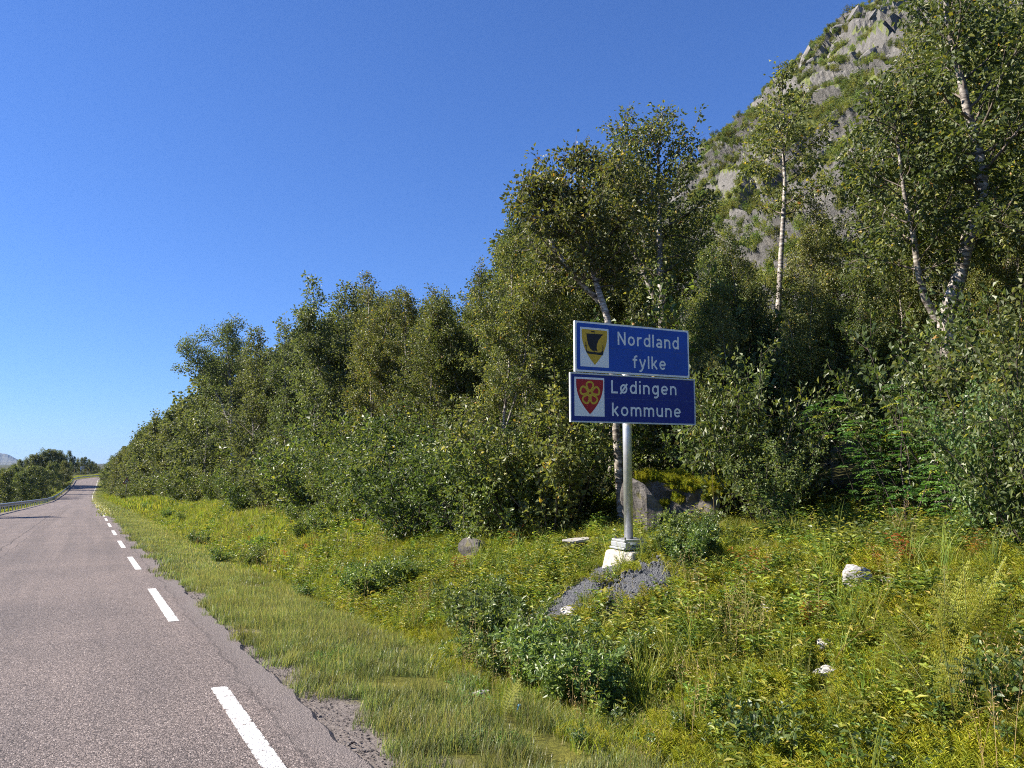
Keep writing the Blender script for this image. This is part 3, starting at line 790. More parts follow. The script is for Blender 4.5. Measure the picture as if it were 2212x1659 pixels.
def bush_geo(seed, H, spread, stems, subs, per_m, leaf, lm='willow', detail=0, aspect=0.5, jitter=0.03, hang=0.05, wm='twig', r0=0.012, low=0.1, flat=0.4):
    r = np.random.default_rng(seed); w = Wood(); shoots = []
    for k in range(stems):
        a = k * 2.4 + r.normal(0, 0.3); tilt = r.uniform(0.05, 1.0) * spread
        p0 = np.array([math.cos(a), math.sin(a), 0]) * r.uniform(0, 0.12) * H
        d = np.array([math.cos(a) * math.sin(tilt), math.sin(a) * math.sin(tilt), math.cos(tilt)])
        L = H * r.uniform(0.6, 1.08)
        B = wander(r, p0, d, L, 6, 0.09, 0.05)
        w.tube(B, r0 * np.linspace(1, 0.25, 7), 5)
        shoots.append((B[2:], 0.8))
        for q in range(subs):
            t2 = r.uniform(low, 1.0) * 6; i2 = min(int(t2), 5)
            p2 = B[i2] + (B[i2 + 1] - B[i2]) * (t2 - i2)
            d2 = unit(B[i2 + 1] - B[i2]) * 0.7 + unit(r.normal(0, 1, 3)) * 0.9
            S = wander(r, p2, d2, L * r.uniform(0.14, 0.34), 4, 0.13, 0.03)
            w.tube(S, r0 * 0.3 * np.linspace(1, 0.4, 5), 3)
            shoots.append((S, r.uniform(0.7, 1.3)))
    return w.mesh('stems', M[wm]), foliage_on(r, shoots, per_m, leaf, jitter, hang, M[lm], 'foliage', detail, aspect, flat)

def rowan_geo(seed, H, stems):
    """young rowan: feathered leaves of paired leaflets"""
    r = np.random.default_rng(seed); w = Wood(); P = []; D = []; Nn = []; T = []
    for k in range(stems):
        a = k * 2.4 + r.normal(0, 0.4); tilt = r.uniform(0.05, 0.5)
        B = wander(r, (0, 0, 0), (math.cos(a) * math.sin(tilt), math.sin(a) * math.sin(tilt), math.cos(tilt)), H * r.uniform(0.6, 1.05), 7, 0.1, 0.03)
        w.tube(B, 0.011 * np.linspace(1, 0.3, 8), 5)
        for q in range(int(15 * H)):
            t2 = r.uniform(0.2, 1.0) * 7; i2 = min(int(t2), 6); p2 = B[i2] + (B[i2 + 1] - B[i2]) * (t2 - i2)
            b = r.uniform(0, 6.28)
            A = wander(r, p2, (math.cos(b), math.sin(b), 0.45), 0.2 * r.uniform(0.8, 1.2), 6, 0.05, -0.12)
            w.tube(A, 0.0018 * np.ones(7), 3)
            tg = unit(np.gradient(A, axis=0)); sd_ = unit(np.cross(tg, [0, 0, 1.0])); tn = r.uniform(0.1, 0.9) if r.random() < 0.93 else 1.0
            for i in range(1, 7):
                for sg in (-1, 1):
                    P.append(A[i]); D.append(sd_[i] * sg + tg[i] * 0.45); Nn.append(np.array([0, 0, 1.0]) + r.normal(0, 0.25, 3)); T.append(tn)
            P.append(A[6]); D.append(tg[6]); Nn.append(np.array([0, 0, 1.0])); T.append(tn)
    P = np.array(P); Lz = 0.055 * np.random.default_rng(seed).uniform(0.8, 1.15, len(P))
    V, F, rep = leaf_geo(P, np.array(D), np.array(Nn), Lz, Lz * 0.36, 0)
    return w.mesh('stems', M['twig']), mesh_np('foliage', V, F, [M['rowan']], tint=np.repeat(T, rep))

def fern_frond(seed, L, up, lm='fern'):
    """one frond in the XZ plane, root at the origin"""
    r = np.random.default_rng(seed)
    d = np.array([math.cos(up), 0, math.sin(up)]); P = [np.zeros(3)]
    n = 17
    for k in range(n):
        d = unit(d + np.array([0, r.normal(0, 0.008), -0.04 - 0.02 * k / n])); P.append(P[-1] + d * L / n)
    P = np.array(P); tg = unit(np.gradient(P, axis=0)); side = np.array([0, 1.0, 0]); nz = unit(np.cross(tg, side)) * -1
    w = Wood(); w.tube(P, 0.0035 * np.linspace(1, 0.3, n + 1), 4)
    LP = []; LD = []; LN = []; LL = []; T = []
    tb = r.uniform(0.2, 0.75)
    for i in range(3, n + 1):
        f = (i - 3) / (n - 3)
        pl = L * 0.23 * np.interp(f, [0, 0.2, 0.45, 1], [0.55, 0.95, 1.0, 0.06]) * r.uniform(0.9, 1.08)
        for sg in (-1, 1):
            pd = unit(side * sg + tg[i] * (0.35 + 0.3 * f) + nz[i] * 0.12)
            m_ = max(3, int(pl / 0.013)); ps = np.unique(np.linspace(0.05, 1, m_))
            for q in ps:
                base_p = P[i] + pd * pl * q - np.array([0, 0, 1]) * pl * 0.18 * q * q
                ll = L / n * 0.50 * (1 - 0.7 * q) + 0.002
                for s2 in (-1, 1):
                    LP.append(base_p); LD.append(tg[i] * s2 * 0.85 + pd * 0.6); LN.append(nz[i] + r.normal(0, 0.15, 3)); LL.append(ll); T.append(np.clip(tb + r.normal(0, 0.1) + 0.15 * f, 0, 0.97))
    V, F, rep = leaf_geo(np.array(LP), np.array(LD), np.array(LN), np.array(LL), np.array(LL) * 0.55, 0, 0.1, 0.1)
    WV = np.concatenate(w.V); WF = np.concatenate(w.F)
    faces = [WF, F[0] + len(WV)]
    fm = np.concatenate([np.zeros(len(WF)), np.ones(len(F[0]))])
    return mesh_np('frond', np.concatenate([WV, V]), faces, [M['green_stem'], M[lm]], tint=np.concatenate([np.full(len(WF), 0.5), np.repeat(T, rep)]), fmat=fm)

def tuft_geo(seed, n, h, spread, width, lm, lean=0.35, lean_dir=None, curve=0.5, head=False, hvar=0.45):
    r = np.random.default_rng(seed)
    a = r.uniform(0, 6.28, n); rr = spread * np.sqrt(r.random(n))
    p0 = np.stack([rr * np.cos(a), rr * np.sin(a), np.full(n, -0.01)], 1)
    az = r.uniform(0, 6.28, n); H_ = h * r.uniform(1 - hvar, 1 + hvar * 0.5, n)
    ln = np.abs(r.normal(lean, lean * 0.5, n))
    dx = np.cos(az) * ln; dy = np.sin(az) * ln
    if lean_dir is not None: dx += lean_dir[0]; dy += lean_dir[1]
    d = np.stack([dx, dy, np.zeros(n)], 1); up = np.array([0, 0, 1.0])
    fa = r.uniform(0, 6.28, n); S = np.stack([np.cos(fa), np.sin(fa), np.zeros(n)], 1)
    V = []; tz = (0.0, 0.4, 0.75, 1.0)
    for t, wd in zip(tz, (1.0, 0.85, 0.5, 0.0)):
        c = p0 + up * (H_ * (t - 0.25 * t * t * np.minimum(1, ln)))[:, None] + d * (H_ * (0.4 * t + curve * t * t))[:, None]
        if wd > 0: V += [c + S * width * wd * 0.5, c - S * width * wd * 0.5]
        else: V.append(c)
    V = np.stack(V, 1); i = np.arange(n)[:, None] * 7
    Q = np.concatenate([i + [0, 1, 3, 2], i + [2, 3, 5, 4]], 1).reshape(-1, 4)
    Tt = (i + [4, 5, 6]).reshape(-1, 3)
    tb = np.clip(r.normal(0.45, 0.25, n), 0, 1)
    tint = np.concatenate([np.repeat(tb, 2), np.clip(tb + 0.15, 0, 1)])
    V = V.reshape(-1, 3); faces = [Q, Tt]
    if head:
        tips = V.reshape(n, 7, 3)[:, 6]; m_ = 9
        P = np.repeat(tips, m_, 0) + np.tile(np.linspace(0, -0.12, m_), n)[:, None] * np.array([0.1, 0, 1.0]) + r.normal(0, 0.006, (n * m_, 3))
        D = r.normal(0, 0.6, P.shape) + np.array([0, 0, 1.0])
        V2, F2, rep = leaf_geo(P, D, r.normal(0, 1, P.shape), 0.022, 0.006)
        faces.append(F2[0] + len(V)); V = np.concatenate([V, V2]); tint = np.concatenate([tint, np.full(len(F2[0]), 0.8)])
        faces = [faces[0], np.concatenate(faces[1:])]
    return mesh_np('tuft', V, faces, [M[lm]], tint=tint)

def herb_geo(seed, stems, h, spread, leaf, aspect, lm, per=10, detail=0, flat=0.8, droop=0.2):
    r = np.random.default_rng(seed); P = []; D = []; T = []
    for k in range(stems):
        a = r.uniform(0, 6.28); q = spread * math.sqrt(r.random())
        B = wander(r, (q * math.cos(a), q * math.sin(a), 0), (r.normal(0, 0.35), r.normal(0, 0.35), 1), h * r.uniform(0.5, 1.1), 4, 0.15, 0.02)
        tb = r.uniform(0.15, 0.85); n = per; t = np.linspace(0.3, 4, n); i = np.minimum(t.astype(int), 3)
        p = B[i] + (B[i + 1] - B[i]) * (t - i)[:, None]; b = np.arange(n) * 2.4 + a
        P.append(p); D.append(np.stack([np.cos(b), np.sin(b), r.uniform(-0.1, 0.7, n)], 1)); T.append(np.clip(tb + r.normal(0, 0.15, n), 0, 1))
    P = np.concatenate(P); D = np.concatenate(D); T = np.concatenate(T); Nn = r.normal(0, 0.45, P.shape); Nn[:, 2] += flat * 1.4
    L = leaf * r.uniform(0.6, 1.2, len(P))
    V, F, rep = leaf_geo(P, D, Nn, L, L * aspect, detail, 0.2, droop)
    return mesh_np('herb', V, F, [M[lm]], tint=np.repeat(T, rep))

def whisk_geo(seed, n, h, spread, lm):
    """soft feathery cushions (horsetail, star moss)"""
    r = np.random.default_rng(seed); P = []; D = []
    for k in range(n):
        a = r.uniform(0, 6.28); q = spread * math.sqrt(r.random()); hh = h * r.uniform(0.5, 1.1)
        b = np.array([q * math.cos(a), q * math.sin(a), 0]); m_ = 16
        z = np.linspace(0.25, 1, m_) * hh; an = np.arange(m_) * 2.4
        P.append(b + np.stack([r.normal(0, 0.1) * z, r.normal(0, 0.1) * z, z], 1)); D.append(np.stack([np.cos(an), np.sin(an), np.full(m_, 0.7)], 1))
    P = np.concatenate(P); D = np.concatenate(D)
    V, F, rep = leaf_geo(P, D, r.normal(0, 1, P.shape), h * 0.35, h * 0.06)
    return mesh_np('whisk', V, F, [M[lm]], tint=np.repeat(np.clip(r.normal(0.5, 0.25, len(P)), 0, 1), rep))

def stone_me(seed, m, sub=1, sq=(1, 0.8, 0.6), planes=9):
    V, F = rock_geo(seed, sub, planes, sq, 0.04)
    return mesh_np('stone', V, [F], [m])

# ------------------------------------------------------------------ scattering of uncountable stuff
_scn = [0]
def scatter(name, meshes, P, S, rz, idx, tilt=None, label=None, category=None, parent=None):
    _scn[0] += 1
    col = bpy.data.collections.new('source_%s_%d' % (name, _scn[0]))
    for k, me in enumerate(meshes):
        o = bpy.data.objects.new('%s_source_%02d' % (name, k), me); col.objects.link(o)
    n = len(P)
    me = bpy.data.meshes.new(name); me.vertices.add(n); me.vertices.foreach_set('co', np.asarray(P, np.float32).ravel())
    a = me.attributes.new('isc', 'FLOAT', 'POINT'); a.data.foreach_set('value', np.asarray(S, np.float32))
    rot = np.zeros((n, 3), np.float32); rot[:, 2] = rz
    if tilt is not None: rot[:, :2] = tilt
    a = me.attributes.new('irot', 'FLOAT_VECTOR', 'POINT'); a.data.foreach_set('vector', rot.ravel())
    a = me.attributes.new('iidx', 'INT', 'POINT'); a.data.foreach_set('value', np.asarray(idx, np.int32))
    me.update()
    ng = bpy.data.node_groups.new('scatter_' + name, 'GeometryNodeTree')
    ng.interface.new_socket('Geometry', in_out='INPUT', socket_type='NodeSocketGeometry')
    ng.interface.new_socket('Geometry', in_out='OUTPUT', socket_type='NodeSocketGeometry')
    nn, ll = ng.nodes, ng.links
    gi = nn.new('NodeGroupInput'); go = nn.new('NodeGroupOutput'); ip = nn.new('GeometryNodeInstanceOnPoints')
    ci = nn.new('GeometryNodeCollectionInfo'); ci.inputs['Collection'].default_value = col
    ci.inputs['Separate Children'].default_value = True; ci.inputs['Reset Children'].default_value = True
    def na(nm, t):
        q = nn.new('GeometryNodeInputNamedAttribute'); q.data_type = t; q.inputs['Name'].default_value = nm; return q.outputs['Attribute']
    ll.new(gi.outputs[0], ip.inputs['Points']); ll.new(ci.outputs[0], ip.inputs['Instance'])
    ip.inputs['Pick Instance'].default_value = True
    ll.new(na('iidx', 'INT'), ip.inputs['Instance Index']); ll.new(na('irot', 'FLOAT_VECTOR'), ip.inputs['Rotation']); ll.new(na('isc', 'FLOAT'), ip.inputs['Scale'])
    ll.new(ip.outputs[0], go.inputs[0])
    o = link(name, me, parent, kind='stuff')
    if label: o['label'] = label
    if category: o['category'] = category
    md = o.modifiers.new('scatter', 'NODES'); md.node_group = ng
    return o

def strip_points(n, s0, s1, u0, u1, r, pw=1.0):
    """random points beside the road: station s0..s1, u metres right of the edge line"""
    s = s0 + (s1 - s0) * r.random(n) ** pw; u = r.uniform(u0, u1, n)
    x, y, _ = road_at(s, LINE + u)
    return s, u, x, y

def in_view(x, y, m=4.0):
    f = x * math.sin(YAW) + y * math.cos(YAW); rr = x * math.cos(YAW) - y * math.sin(YAW)
    return (f > 1.0) & (rr < 0.72 * f + m) & (rr > -0.70 * f - m)

# ------------------------------------------------------------------ county sign on its post
SX, SY, SZ = 5.66, 7.13, 0.60
sign = empty('road_sign', (SX, SY, SZ), R(-3.8), 'two stacked blue boundary signs with coats of arms on a steel post', 'road sign')

def flat(name, pts, y, m, parent):
    """printed shape on a plate, pts are (x, absolute z)"""
    me = bpy.data.meshes.new(name)
    P = [(x, y, z - SZ) for x, z in pts]
    a = sum(P[i][0] * P[(i + 1) % len(P)][2] - P[(i + 1) % len(P)][0] * P[i][2] for i in range(len(P)))
    if a < 0: P = P[::-1]
    me.from_pydata(P, [], [list(range(len(P)))]); me.materials.append(m); me.update()
    return link(name, me, parent)

def rrect(x0, x1, z0, z1, r, n=6):
    out = []
    for cx, cz, a0_ in ((x1 - r, z1 - r, 0), (x0 + r, z1 - r, 90), (x0 + r, z0 + r, 180), (x1 - r, z0 + r, 270)):
        for k in range(n + 1):
            a = R(a0_ + 90 * k / n); out.append((cx + r * math.cos(a), cz + r * math.sin(a)))
    return out

def ribbon(P, w, closed=False):
    P = np.asarray(P, float); n = len(P)
    if closed: T = np.roll(P, -1, 0) - np.roll(P, 1, 0)
    else: T = np.gradient(P, axis=0)
    T = unit(T); Nr = np.stack([-T[:, 1], T[:, 0]], 1)
    V = np.concatenate([P + Nr * w / 2, P - Nr * w / 2])
    k = n if closed else n - 1
    return V, [(i, i + n, (i + 1) % n + n, (i + 1) % n) for i in range(k)]

def arc(cx, cy, rx, ry, a0_, a1, n=18):
    return [(cx + rx * math.cos(R(a)), cy + ry * math.sin(R(a))) for a in np.linspace(a0_, a1, n)]
GL = {
    'N': ([[(.07, 0), (.07, 1)], [(.055, .97), (.545, .03)], [(.53, 0), (.53, 1)]], .60),
    'L': ([[(.07, 0), (.07, 1)], [(.0, .07), (.46, .07)]], .46),
    'o': ([arc(.27, .36, .2, .29, 0, 360, 36)], .54),
    'ø': ([arc(.27, .36, .2, .29, 0, 360, 36), [(.03, -.03), (.51, .75)]], .54),
    'r': ([[(.07, 0), (.07, .72)], [(.07, .40), (.10, .54), (.17, .62), (.26, .65), (.36, .65)]], .36),
    'd': ([arc(.26, .36, .19, .29, 0, 360, 36), [(.45, 0), (.45, 1)]], .52),
    'l': ([[(.07, 0), (.07, 1)]], .14),
    'i': ([[(.07, 0), (.07, .72)], [(.07, .87), (.07, 1.02)]], .14),
    'a': ([[(.07, .58)] + arc(.23, .42, .18, .23, 125, 20, 10) + [(.41, .42), (.41, 0)], arc(.24, .21, .17, .145, 0, 360, 30)], .48),
    'n': ([[(.07, 0), (.07, .72)], [(.07, .38)] + arc(.25, .44, .18, .21, 170, 0, 14) + [(.43, .3), (.43, 0)]], .50),
    'm': ([[(.07, 0), (.07, .72)], [(.07, .38)] + arc(.23, .45, .16, .20, 170, 0, 14) + [(.39, .3), (.39, 0)], [(.39, .38)] + arc(.55, .45, .16, .20, 170, 0, 14) + [(.71, .3), (.71, 0)]], .78),
    'u': ([[(.43, 0), (.43, .72)], [(.07, .72), (.07, .4)] + arc(.25, .28, .18, .21, 180, 350, 14) + [(.43, .36)]], .50),
    'f': ([[(.15, 0), (.15, .74)] + arc(.29, .76, .14, .17, 180, 80, 8)[1:] + [(.36, .93)], [(0, .645), (.34, .645)]], .36),
    'y': ([[(.04, .72), (.25, .04)], [(.46, .72), (.25, .0), (.18, -.15), (.11, -.215), (.0, -.22)]], .50),
    'k': ([[(.07, 0), (.07, 1)], [(.07, .26), (.42, .72)], [(.18, .40), (.44, 0)]], .47),
    'e': ([[(.08, .36), (.46, .36)], arc(.27, .36, .2, .29, 0, 318, 34)], .52),
    'g': ([arc(.26, .36, .19, .29, 0, 360, 36), [(.45, .72), (.45, -.02)] + arc(.26, -.02, .19, .21, 0, -120, 12)], .52),
}
def lettering(word, x0, x1, zb, cap, y, parent, tilt=0.0):
    b = BM(); adv = 0.0; gap = .14; run = []
    for ch in word:
        run.append((ch, adv)); adv += GL[ch][1] + gap
    sx = (x1 - x0) / (adv - gap); lift = 0
    for ch, a in run:
        for st_ in GL[ch][0]:
            P = np.array([((px + a) * sx, pz * cap) for px, pz in st_])
            closed = np.hypot(*(P[0] - P[-1])) < 1e-6
            V, F = ribbon(P[:-1] if closed else P, 0.146 * cap, closed)
            b.add([(x0 + vx, y - lift, zb - SZ + vz + tilt * vx) for vx, vz in V], [f[::-1] for f in F])
            lift = (lift + 0.00025) % 0.001
    return b.build('lettering', M['letter'], parent)

def shield(x0, x1, zt, zb, n=22):
    cx = (x0 + x1) / 2; w = (x1 - x0) / 2; L = []
    for k in range(n + 1):
        t = k / n; zz = zt + (zb - zt) * t
        L.append((cx + w * (1 - max(0, (t - 0.12) / 0.88) ** 2.1), zz))
    return L + [(2 * cx - x, z) for x, z in L[-2::-1]]

def plate(name, x0, x1, z0, z1, th, m, label):
    b = BM(); b.box(((x0 + x1) / 2, th / 2, (z0 + z1) / 2 - SZ), (x1 - x0, th, z1 - z0), bev=0.003)
    return b.build(name, m, sign, label=label)
# upper plate
pu = plate('sign_plate', -0.777, 0.840, 2.632, 3.218, 0.036, M['alu'], 'bright blue upper plate with white border reading Nordland fylke')
flat('white_border', rrect(-0.776, 0.839, 2.633, 3.217, 0.035), -0.0015, M['sign_white'], pu)
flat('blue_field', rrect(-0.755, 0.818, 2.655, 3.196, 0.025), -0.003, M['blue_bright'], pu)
flat('shield_panel', [(-0.710, 2.695), (-0.326, 2.695), (-0.326, 3.149), (-0.710, 3.149)], -0.0045, M['sign_white'], pu)
flat('gold_shield', shield(-0.689, -0.346, 3.127, 2.720), -0.006, M['gold'], pu)
q = lambda px, pz: (-0.638 + (px - 490) * 0.001077, 2.851 + (600 - pz) * 0.00093)
b = BM()
def bpoly(pts, y):
    P = [(x, y, z - SZ) for x, z in pts]
    a = sum(P[i][0] * P[(i + 1) % len(P)][2] - P[(i + 1) % len(P)][0] * P[i][2] for i in range(len(P)))
    if a < 0: P = P[::-1]
    b.add(P, [list(range(len(P)))])
bpoly([(-.628, 3.078), (-.400, 3.081), (-.430, 3.052), (-.468, 3.005), (-.488, 2.955), (-.493, 2.915), (-.478, 2.876), (-.500, 2.884), (-.545, 2.880), (-.578, 2.905), (-.603, 2.946), (-.618, 3.0)], -0.0075)
bpoly([q(*p) for p in ((497, 545), (507, 572), (540, 580), (600, 582), (650, 584), (685, 577), (693, 550), (712, 570), (706, 600), (698, 617), (520, 606), (500, 595), (492, 560))], -0.0078)
bpoly([q(*p) for p in ((486, 460), (494, 460), (501, 548), (492, 548))], -0.0081)
bpoly([q(*p) for p in ((476, 503), (507, 506), (495, 524))], -0.0084)
bpoly([q(*p) for p in ((695, 492), (700, 492), (694, 575), (688, 575))], -0.0081)
bpoly([q(*p) for p in ((707, 503), (712, 503), (706, 580), (700, 580))], -0.0084)
bpoly([(-.5225, 3.113), (-.5185, 3.113), (-.5185, 3.07), (-.5225, 3.07)], -0.0081)
bpoly([(-.590, 3.112), (-.5205, 3.111), (-.5205, 3.097), (-.548, 3.099), (-.566, 3.096), (-.560, 3.105)], -0.0087)
bpoly([q(*p) for p in ((590, 520), (597, 520), (597, 585), (590, 585))], -0.0087)
b.build('ship_emblem', M['black'], pu)
lettering('Nordland', -0.203, 0.686, 2.975, 0.155, -0.0045, pu)
lettering('fylke', 0.005, 0.484, 2.713, 0.152, -0.0045, pu)
flat('panel_joint', [(-0.755, 2.9235), (0.815, 2.9265), (0.815, 2.929), (-0.755, 2.926)], -0.0038, M['seam'], pu)
# lower plate
pl = plate('sign_plate', -0.846, 0.912, 2.058, 2.618, 0.024, M['alu'], 'navy blue lower plate with thin metal frame reading Lødingen kommune')
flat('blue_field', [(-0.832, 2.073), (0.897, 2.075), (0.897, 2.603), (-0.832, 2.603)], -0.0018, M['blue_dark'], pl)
for (x0, x1, z0, z1) in ((-0.846, 0.912, 2.606, 2.620), (-0.846, 0.912, 2.056, 2.070), (-0.847, -0.834, 2.0705, 2.6055), (0.900, 0.913, 2.0705, 2.6055)):
    b = BM(); b.box(((x0 + x1) / 2, -0.003, (z0 + z1) / 2 - SZ), (x1 - x0, 0.012, z1 - z0)); b.build('frame_bar', M['alu'], pl)
flat('shield_panel', [(-0.791, 2.127), (-0.393, 2.127), (-0.393, 2.573), (-0.791, 2.570)], -0.0033, M['sign_white'], pl)
flat('red_shield', shield(-0.767, -0.409, 2.549, 2.151), -0.0048, M['red'], pl)
b = BM()
for k in range(5):
    a = R(90 + 72 * k); ca, sa = math.cos(a), math.sin(a); P = []
    for t in np.linspace(0, 2 * math.pi, 31)[:-1]:
        rr_ = 0.079 - 0.050 * math.cos(t); tg_ = 0.041 * math.sin(t) * (1 - 0.42 * math.cos(t))
        P.append((-0.588 + 1.0 * (ca * rr_ - sa * tg_), 2.391 + 1.0 * (sa * rr_ + ca * tg_)))
    V, F = ribbon(P, 0.0235, True)
    b.add([(vx, -0.0063 - 0.0003 * k, vz - SZ) for vx, vz in V], [f[::-1] for f in F])
V, F = ribbon([(-0.588 + 0.024 * math.cos(R(54 + 72 * k)), 2.391 + 0.024 * math.sin(R(54 + 72 * k))) for k in range(5)], 0.018, True)
b.add([(vx, -0.0082, vz - SZ) for vx, vz in V], [f[::-1] for f in F])
b.build('knot_emblem', M['gold'], pl)
lettering('Lødingen', -0.300, 0.636, 2.402, 0.152, -0.0033, pl, 0.012)
lettering('kommune', -0.294, 0.691, 2.140, 0.153, -0.0033, pl, 0.006)
flat('panel_joint', [(-0.834, 2.334), (0.897, 2.346), (0.897, 2.348), (-0.834, 2.3365)], -0.0026, M['seam'], pl)
# post, rails behind, breakaway base
b = BM(); b.tube([(-0.014, 0.105, 0.125), (-0.014, 0.105, 2.60)], [0.0525, 0.0525], 28); b.build('post', M['galv'], sign, smooth_sh=True)
for z in (2.2, 2.48, 2.75, 3.08):
    b = BM(); b.box((-0.014, 0.045, z - SZ), (1.2, 0.028, 0.05)); b.build('mounting_rail', M['galv_dull'], sign)
b = BM(); b.box((-0.014, 0.105, 0.112), (0.30, 0.26, 0.026), bev=0.004); b.build('flange_plate', M['galv'], sign)
b = BM()
for sx_ in (-1, 1): b.box((-0.014 + sx_ * 0.115, 0.105, 0.068), (0.07, 0.30, 0.055), bev=0.006)
b.build('slip_base', M['galv'], sign)
b = BM(); b.box((-0.014, 0.105, 0.026), (0.34, 0.30, 0.022), bev=0.004); b.build('anchor_plate', M['galv_dull'], sign)
for sx_ in (-1, 1):
    for sy_ in (-1, 1):
        b = BM(); b.tube([(-0.014 + sx_ * 0.115, 0.105 + sy_ * 0.1, -0.03), (-0.014 + sx_ * 0.115, 0.105 + sy_ * 0.1, 0.15)], [0.011, 0.011], 8); b.build('bolt', M['bolt'], sign)

# concrete footing on the crushed stone
bm = bmesh.new(); bmesh.ops.create_cube(bm, size=1)
for v in bm.verts:
    k = 1.0 if v.co.z < 0 else 0.74
    v.co.x *= 0.54 * k; v.co.y *= 0.54 * k; v.co.z = v.co.z * 0.42
bmesh.ops.bevel(bm, geom=bm.edges[:], offset=0.035, segments=3, affect='EDGES', profile=0.5)
b = BM(); b.frombm(bm)
ft = b.build('concrete_footing', M['concrete'], None, smooth_sh=False, label='pale tapered concrete block under the blue boundary signs', category='footing')
ft.location = (SX, SY + 0.105, SZ - 0.207); ft.rotation_euler = (R(1.5), R(-2), R(12))

# ------------------------------------------------------------------ guard rail
RO = -4.15
GR0, GR1 = 24.0, 408.0
gr = empty('guardrail', tuple(float(v) for v in road_at(GR0, RO)), 0, 'long grey steel guardrail along the far side of the road', 'guardrail')
gl = Vector(gr.location)
prof_ = np.array([(0, .44), (.03, .455), (.08, .49), (.08, .535), (.02, .57), (.02, .625), (.08, .66), (.08, .705), (.03, .74), (0, .755), (-.006, .755), (.024, .735), (.073, .70), (.073, .665), (.014, .63), (.014, .565), (.073, .53), (.073, .495), (.024, .46), (-.006, .44)])
sr = axis([(GR0, 300, 2.0), (300, GR1, 1.0)])
RVs = []
for d_, z_ in prof_:
    x, y, z = road_at(sr, RO + d_); RVs.append(np.stack([x - gl.x, y - gl.y, z + z_ - gl.z], 1))
RVs = np.stack(RVs, 1); k = len(prof_)
i = np.arange(len(sr) - 1)[:, None] * k; j = np.arange(k)[None]; j2 = (j + 1) % k
link('rail', mesh_np('rail', RVs.reshape(-1, 3), [np.stack([i + j, i + k + j, i + k + j2, i + j2], -1).reshape(-1, 4)], [M['galv_dull']], smooth_sh=False), gr)
b = BM(); b.box((-0.06, 0, 0.22), (0.10, 0.055, 0.96)); pm_ = b.build('post', M['galv_dull'], gr); first = True
for s_ in np.arange(GR0 + 1, GR1, 4.0):
    x, y, z = (float(v) for v in road_at(s_, RO))
    nx_, ny_ = float(np.interp(s_, RS, RN[:, 0])), float(np.interp(s_, RS, RN[:, 1]))
    o = pm_ if first else pm_.copy()
    if not first: COL.objects.link(o)
    first = False
    o.location = (x - gl.x, y - gl.y, z - gl.z); o.rotation_euler = (0, 0, math.atan2(ny_, nx_))

# ------------------------------------------------------------------ warning triangle and bend markers
x, y, z = at(270, 1096, 99); z = gz(x, y)
w = empty('warning_sign', (x, y, z), R(-4), 'triangular warning sign on a thin dark pole beside the grass verge', 'road sign')
b = BM(); b.tube([(0, 0.05, -0.3), (0.05, 0.05, 3.15)], [0.035, 0.035], 10); b.build('pole', M['bolt'], w, smooth_sh=True)
def tri(s, zc, y, t, m, nm, par):
    P = [(-s / 2, zc - s * 0.29), (s / 2, zc - s * 0.29), (0, zc + s * 0.577)]
    b = BM(); b.add([(px + 0.05, y, pz) for px, pz in P] + [(px + 0.05, y + t, pz) for px, pz in P], [(0, 1, 2), (5, 4, 3), (0, 3, 4, 1), (1, 4, 5, 2), (2, 5, 3, 0)])
    return b.build(nm, m, par)
tp = tri(0.95, 2.85, 0.0, 0.03, M['warn_red'], 'triangle_plate', w)
tri(0.62, 2.85, -0.004, 0.003, M['white_shaded'], 'white_field', tp)
b = BM(); V, F = ribbon([(-0.03, 2.70), (-0.03, 2.82), (0.0, 2.9), (0.07, 2.93), (0.13, 2.92)], 0.055); b.add([(vx + .05, -0.008, vz) for vx, vz in V], [f[::-1] for f in F]); b.build('curve_arrow', M['black'], tp)

def chevron(px, py, F, sz, label):
    x, y, z = at(px, py, F); g = gz(x, y); h = max(1.1, z - g)
    e = empty('chevron_sign', (x, y, g), R(-12), label, 'road sign')
    for sx_ in (-0.3, 0.3):
        b = BM(); b.tube([(sx_ * sz, 0.06, -0.3), (sx_ * sz, 0.06, h + sz * 0.3)], [0.03, 0.03], 8); b.build('pole', M['galv_dull'], e)
    b = BM(); b.box((0, 0, h), (sz, 0.03, sz)); p = b.build('plate', M['black'], e)
    b = BM(); s2 = sz * 0.5
    P = [(-.62, .96), (.0, .96), (.66, 0), (.0, -.96), (-.62, -.96), (.04, 0)]
    b.add([(px_ * s2, -0.019, h + pz_ * s2) for px_, pz_ in P][::-1], [(0, 1, 2, 3, 4, 5)]); b.build('chevron_arrow', M['yellow'], p)
chevron(192.5, 1015, 297, 1.15, 'yellow and black chevron board facing the road at the bend')
chevron(160.5, 1017, 276, 1.0, 'yellow and black chevron board half hidden behind leaves by the guardrail')
for px, py, F, wd, ht, lb in ((174.8, 1011.5, 300, 0.42, 1.5, 'narrow white sign board standing nearly side-on by the bend'), (180, 1010, 308, 0.9, 1.2, 'pale grey back of a sign board beyond the bend')):
    x, y, z = at(px, py, F); g = gz(x, y)
    e = empty('side_road_sign', (x, y, g), R(20), lb, 'road sign')
    h = max(1.2, z - g)
    b = BM(); b.tube([(0, 0.05, -0.3), (0, 0.05, h + ht * 0.4)], [0.035, 0.035], 8); b.build('pole', M['galv_dull'], e)
    b = BM(); b.box((0, 0, h), (wd, 0.03, ht)); b.build('plate', M['sign_white'] if wd < 0.5 else M['galv_dull'], e)
x, y, z = at(185.4, 1021, 292); g = gz(x, y)
e = empty('marker_post', (x, y, g), 0, 'short yellow marker post behind the guardrail at the bend', 'marker post')
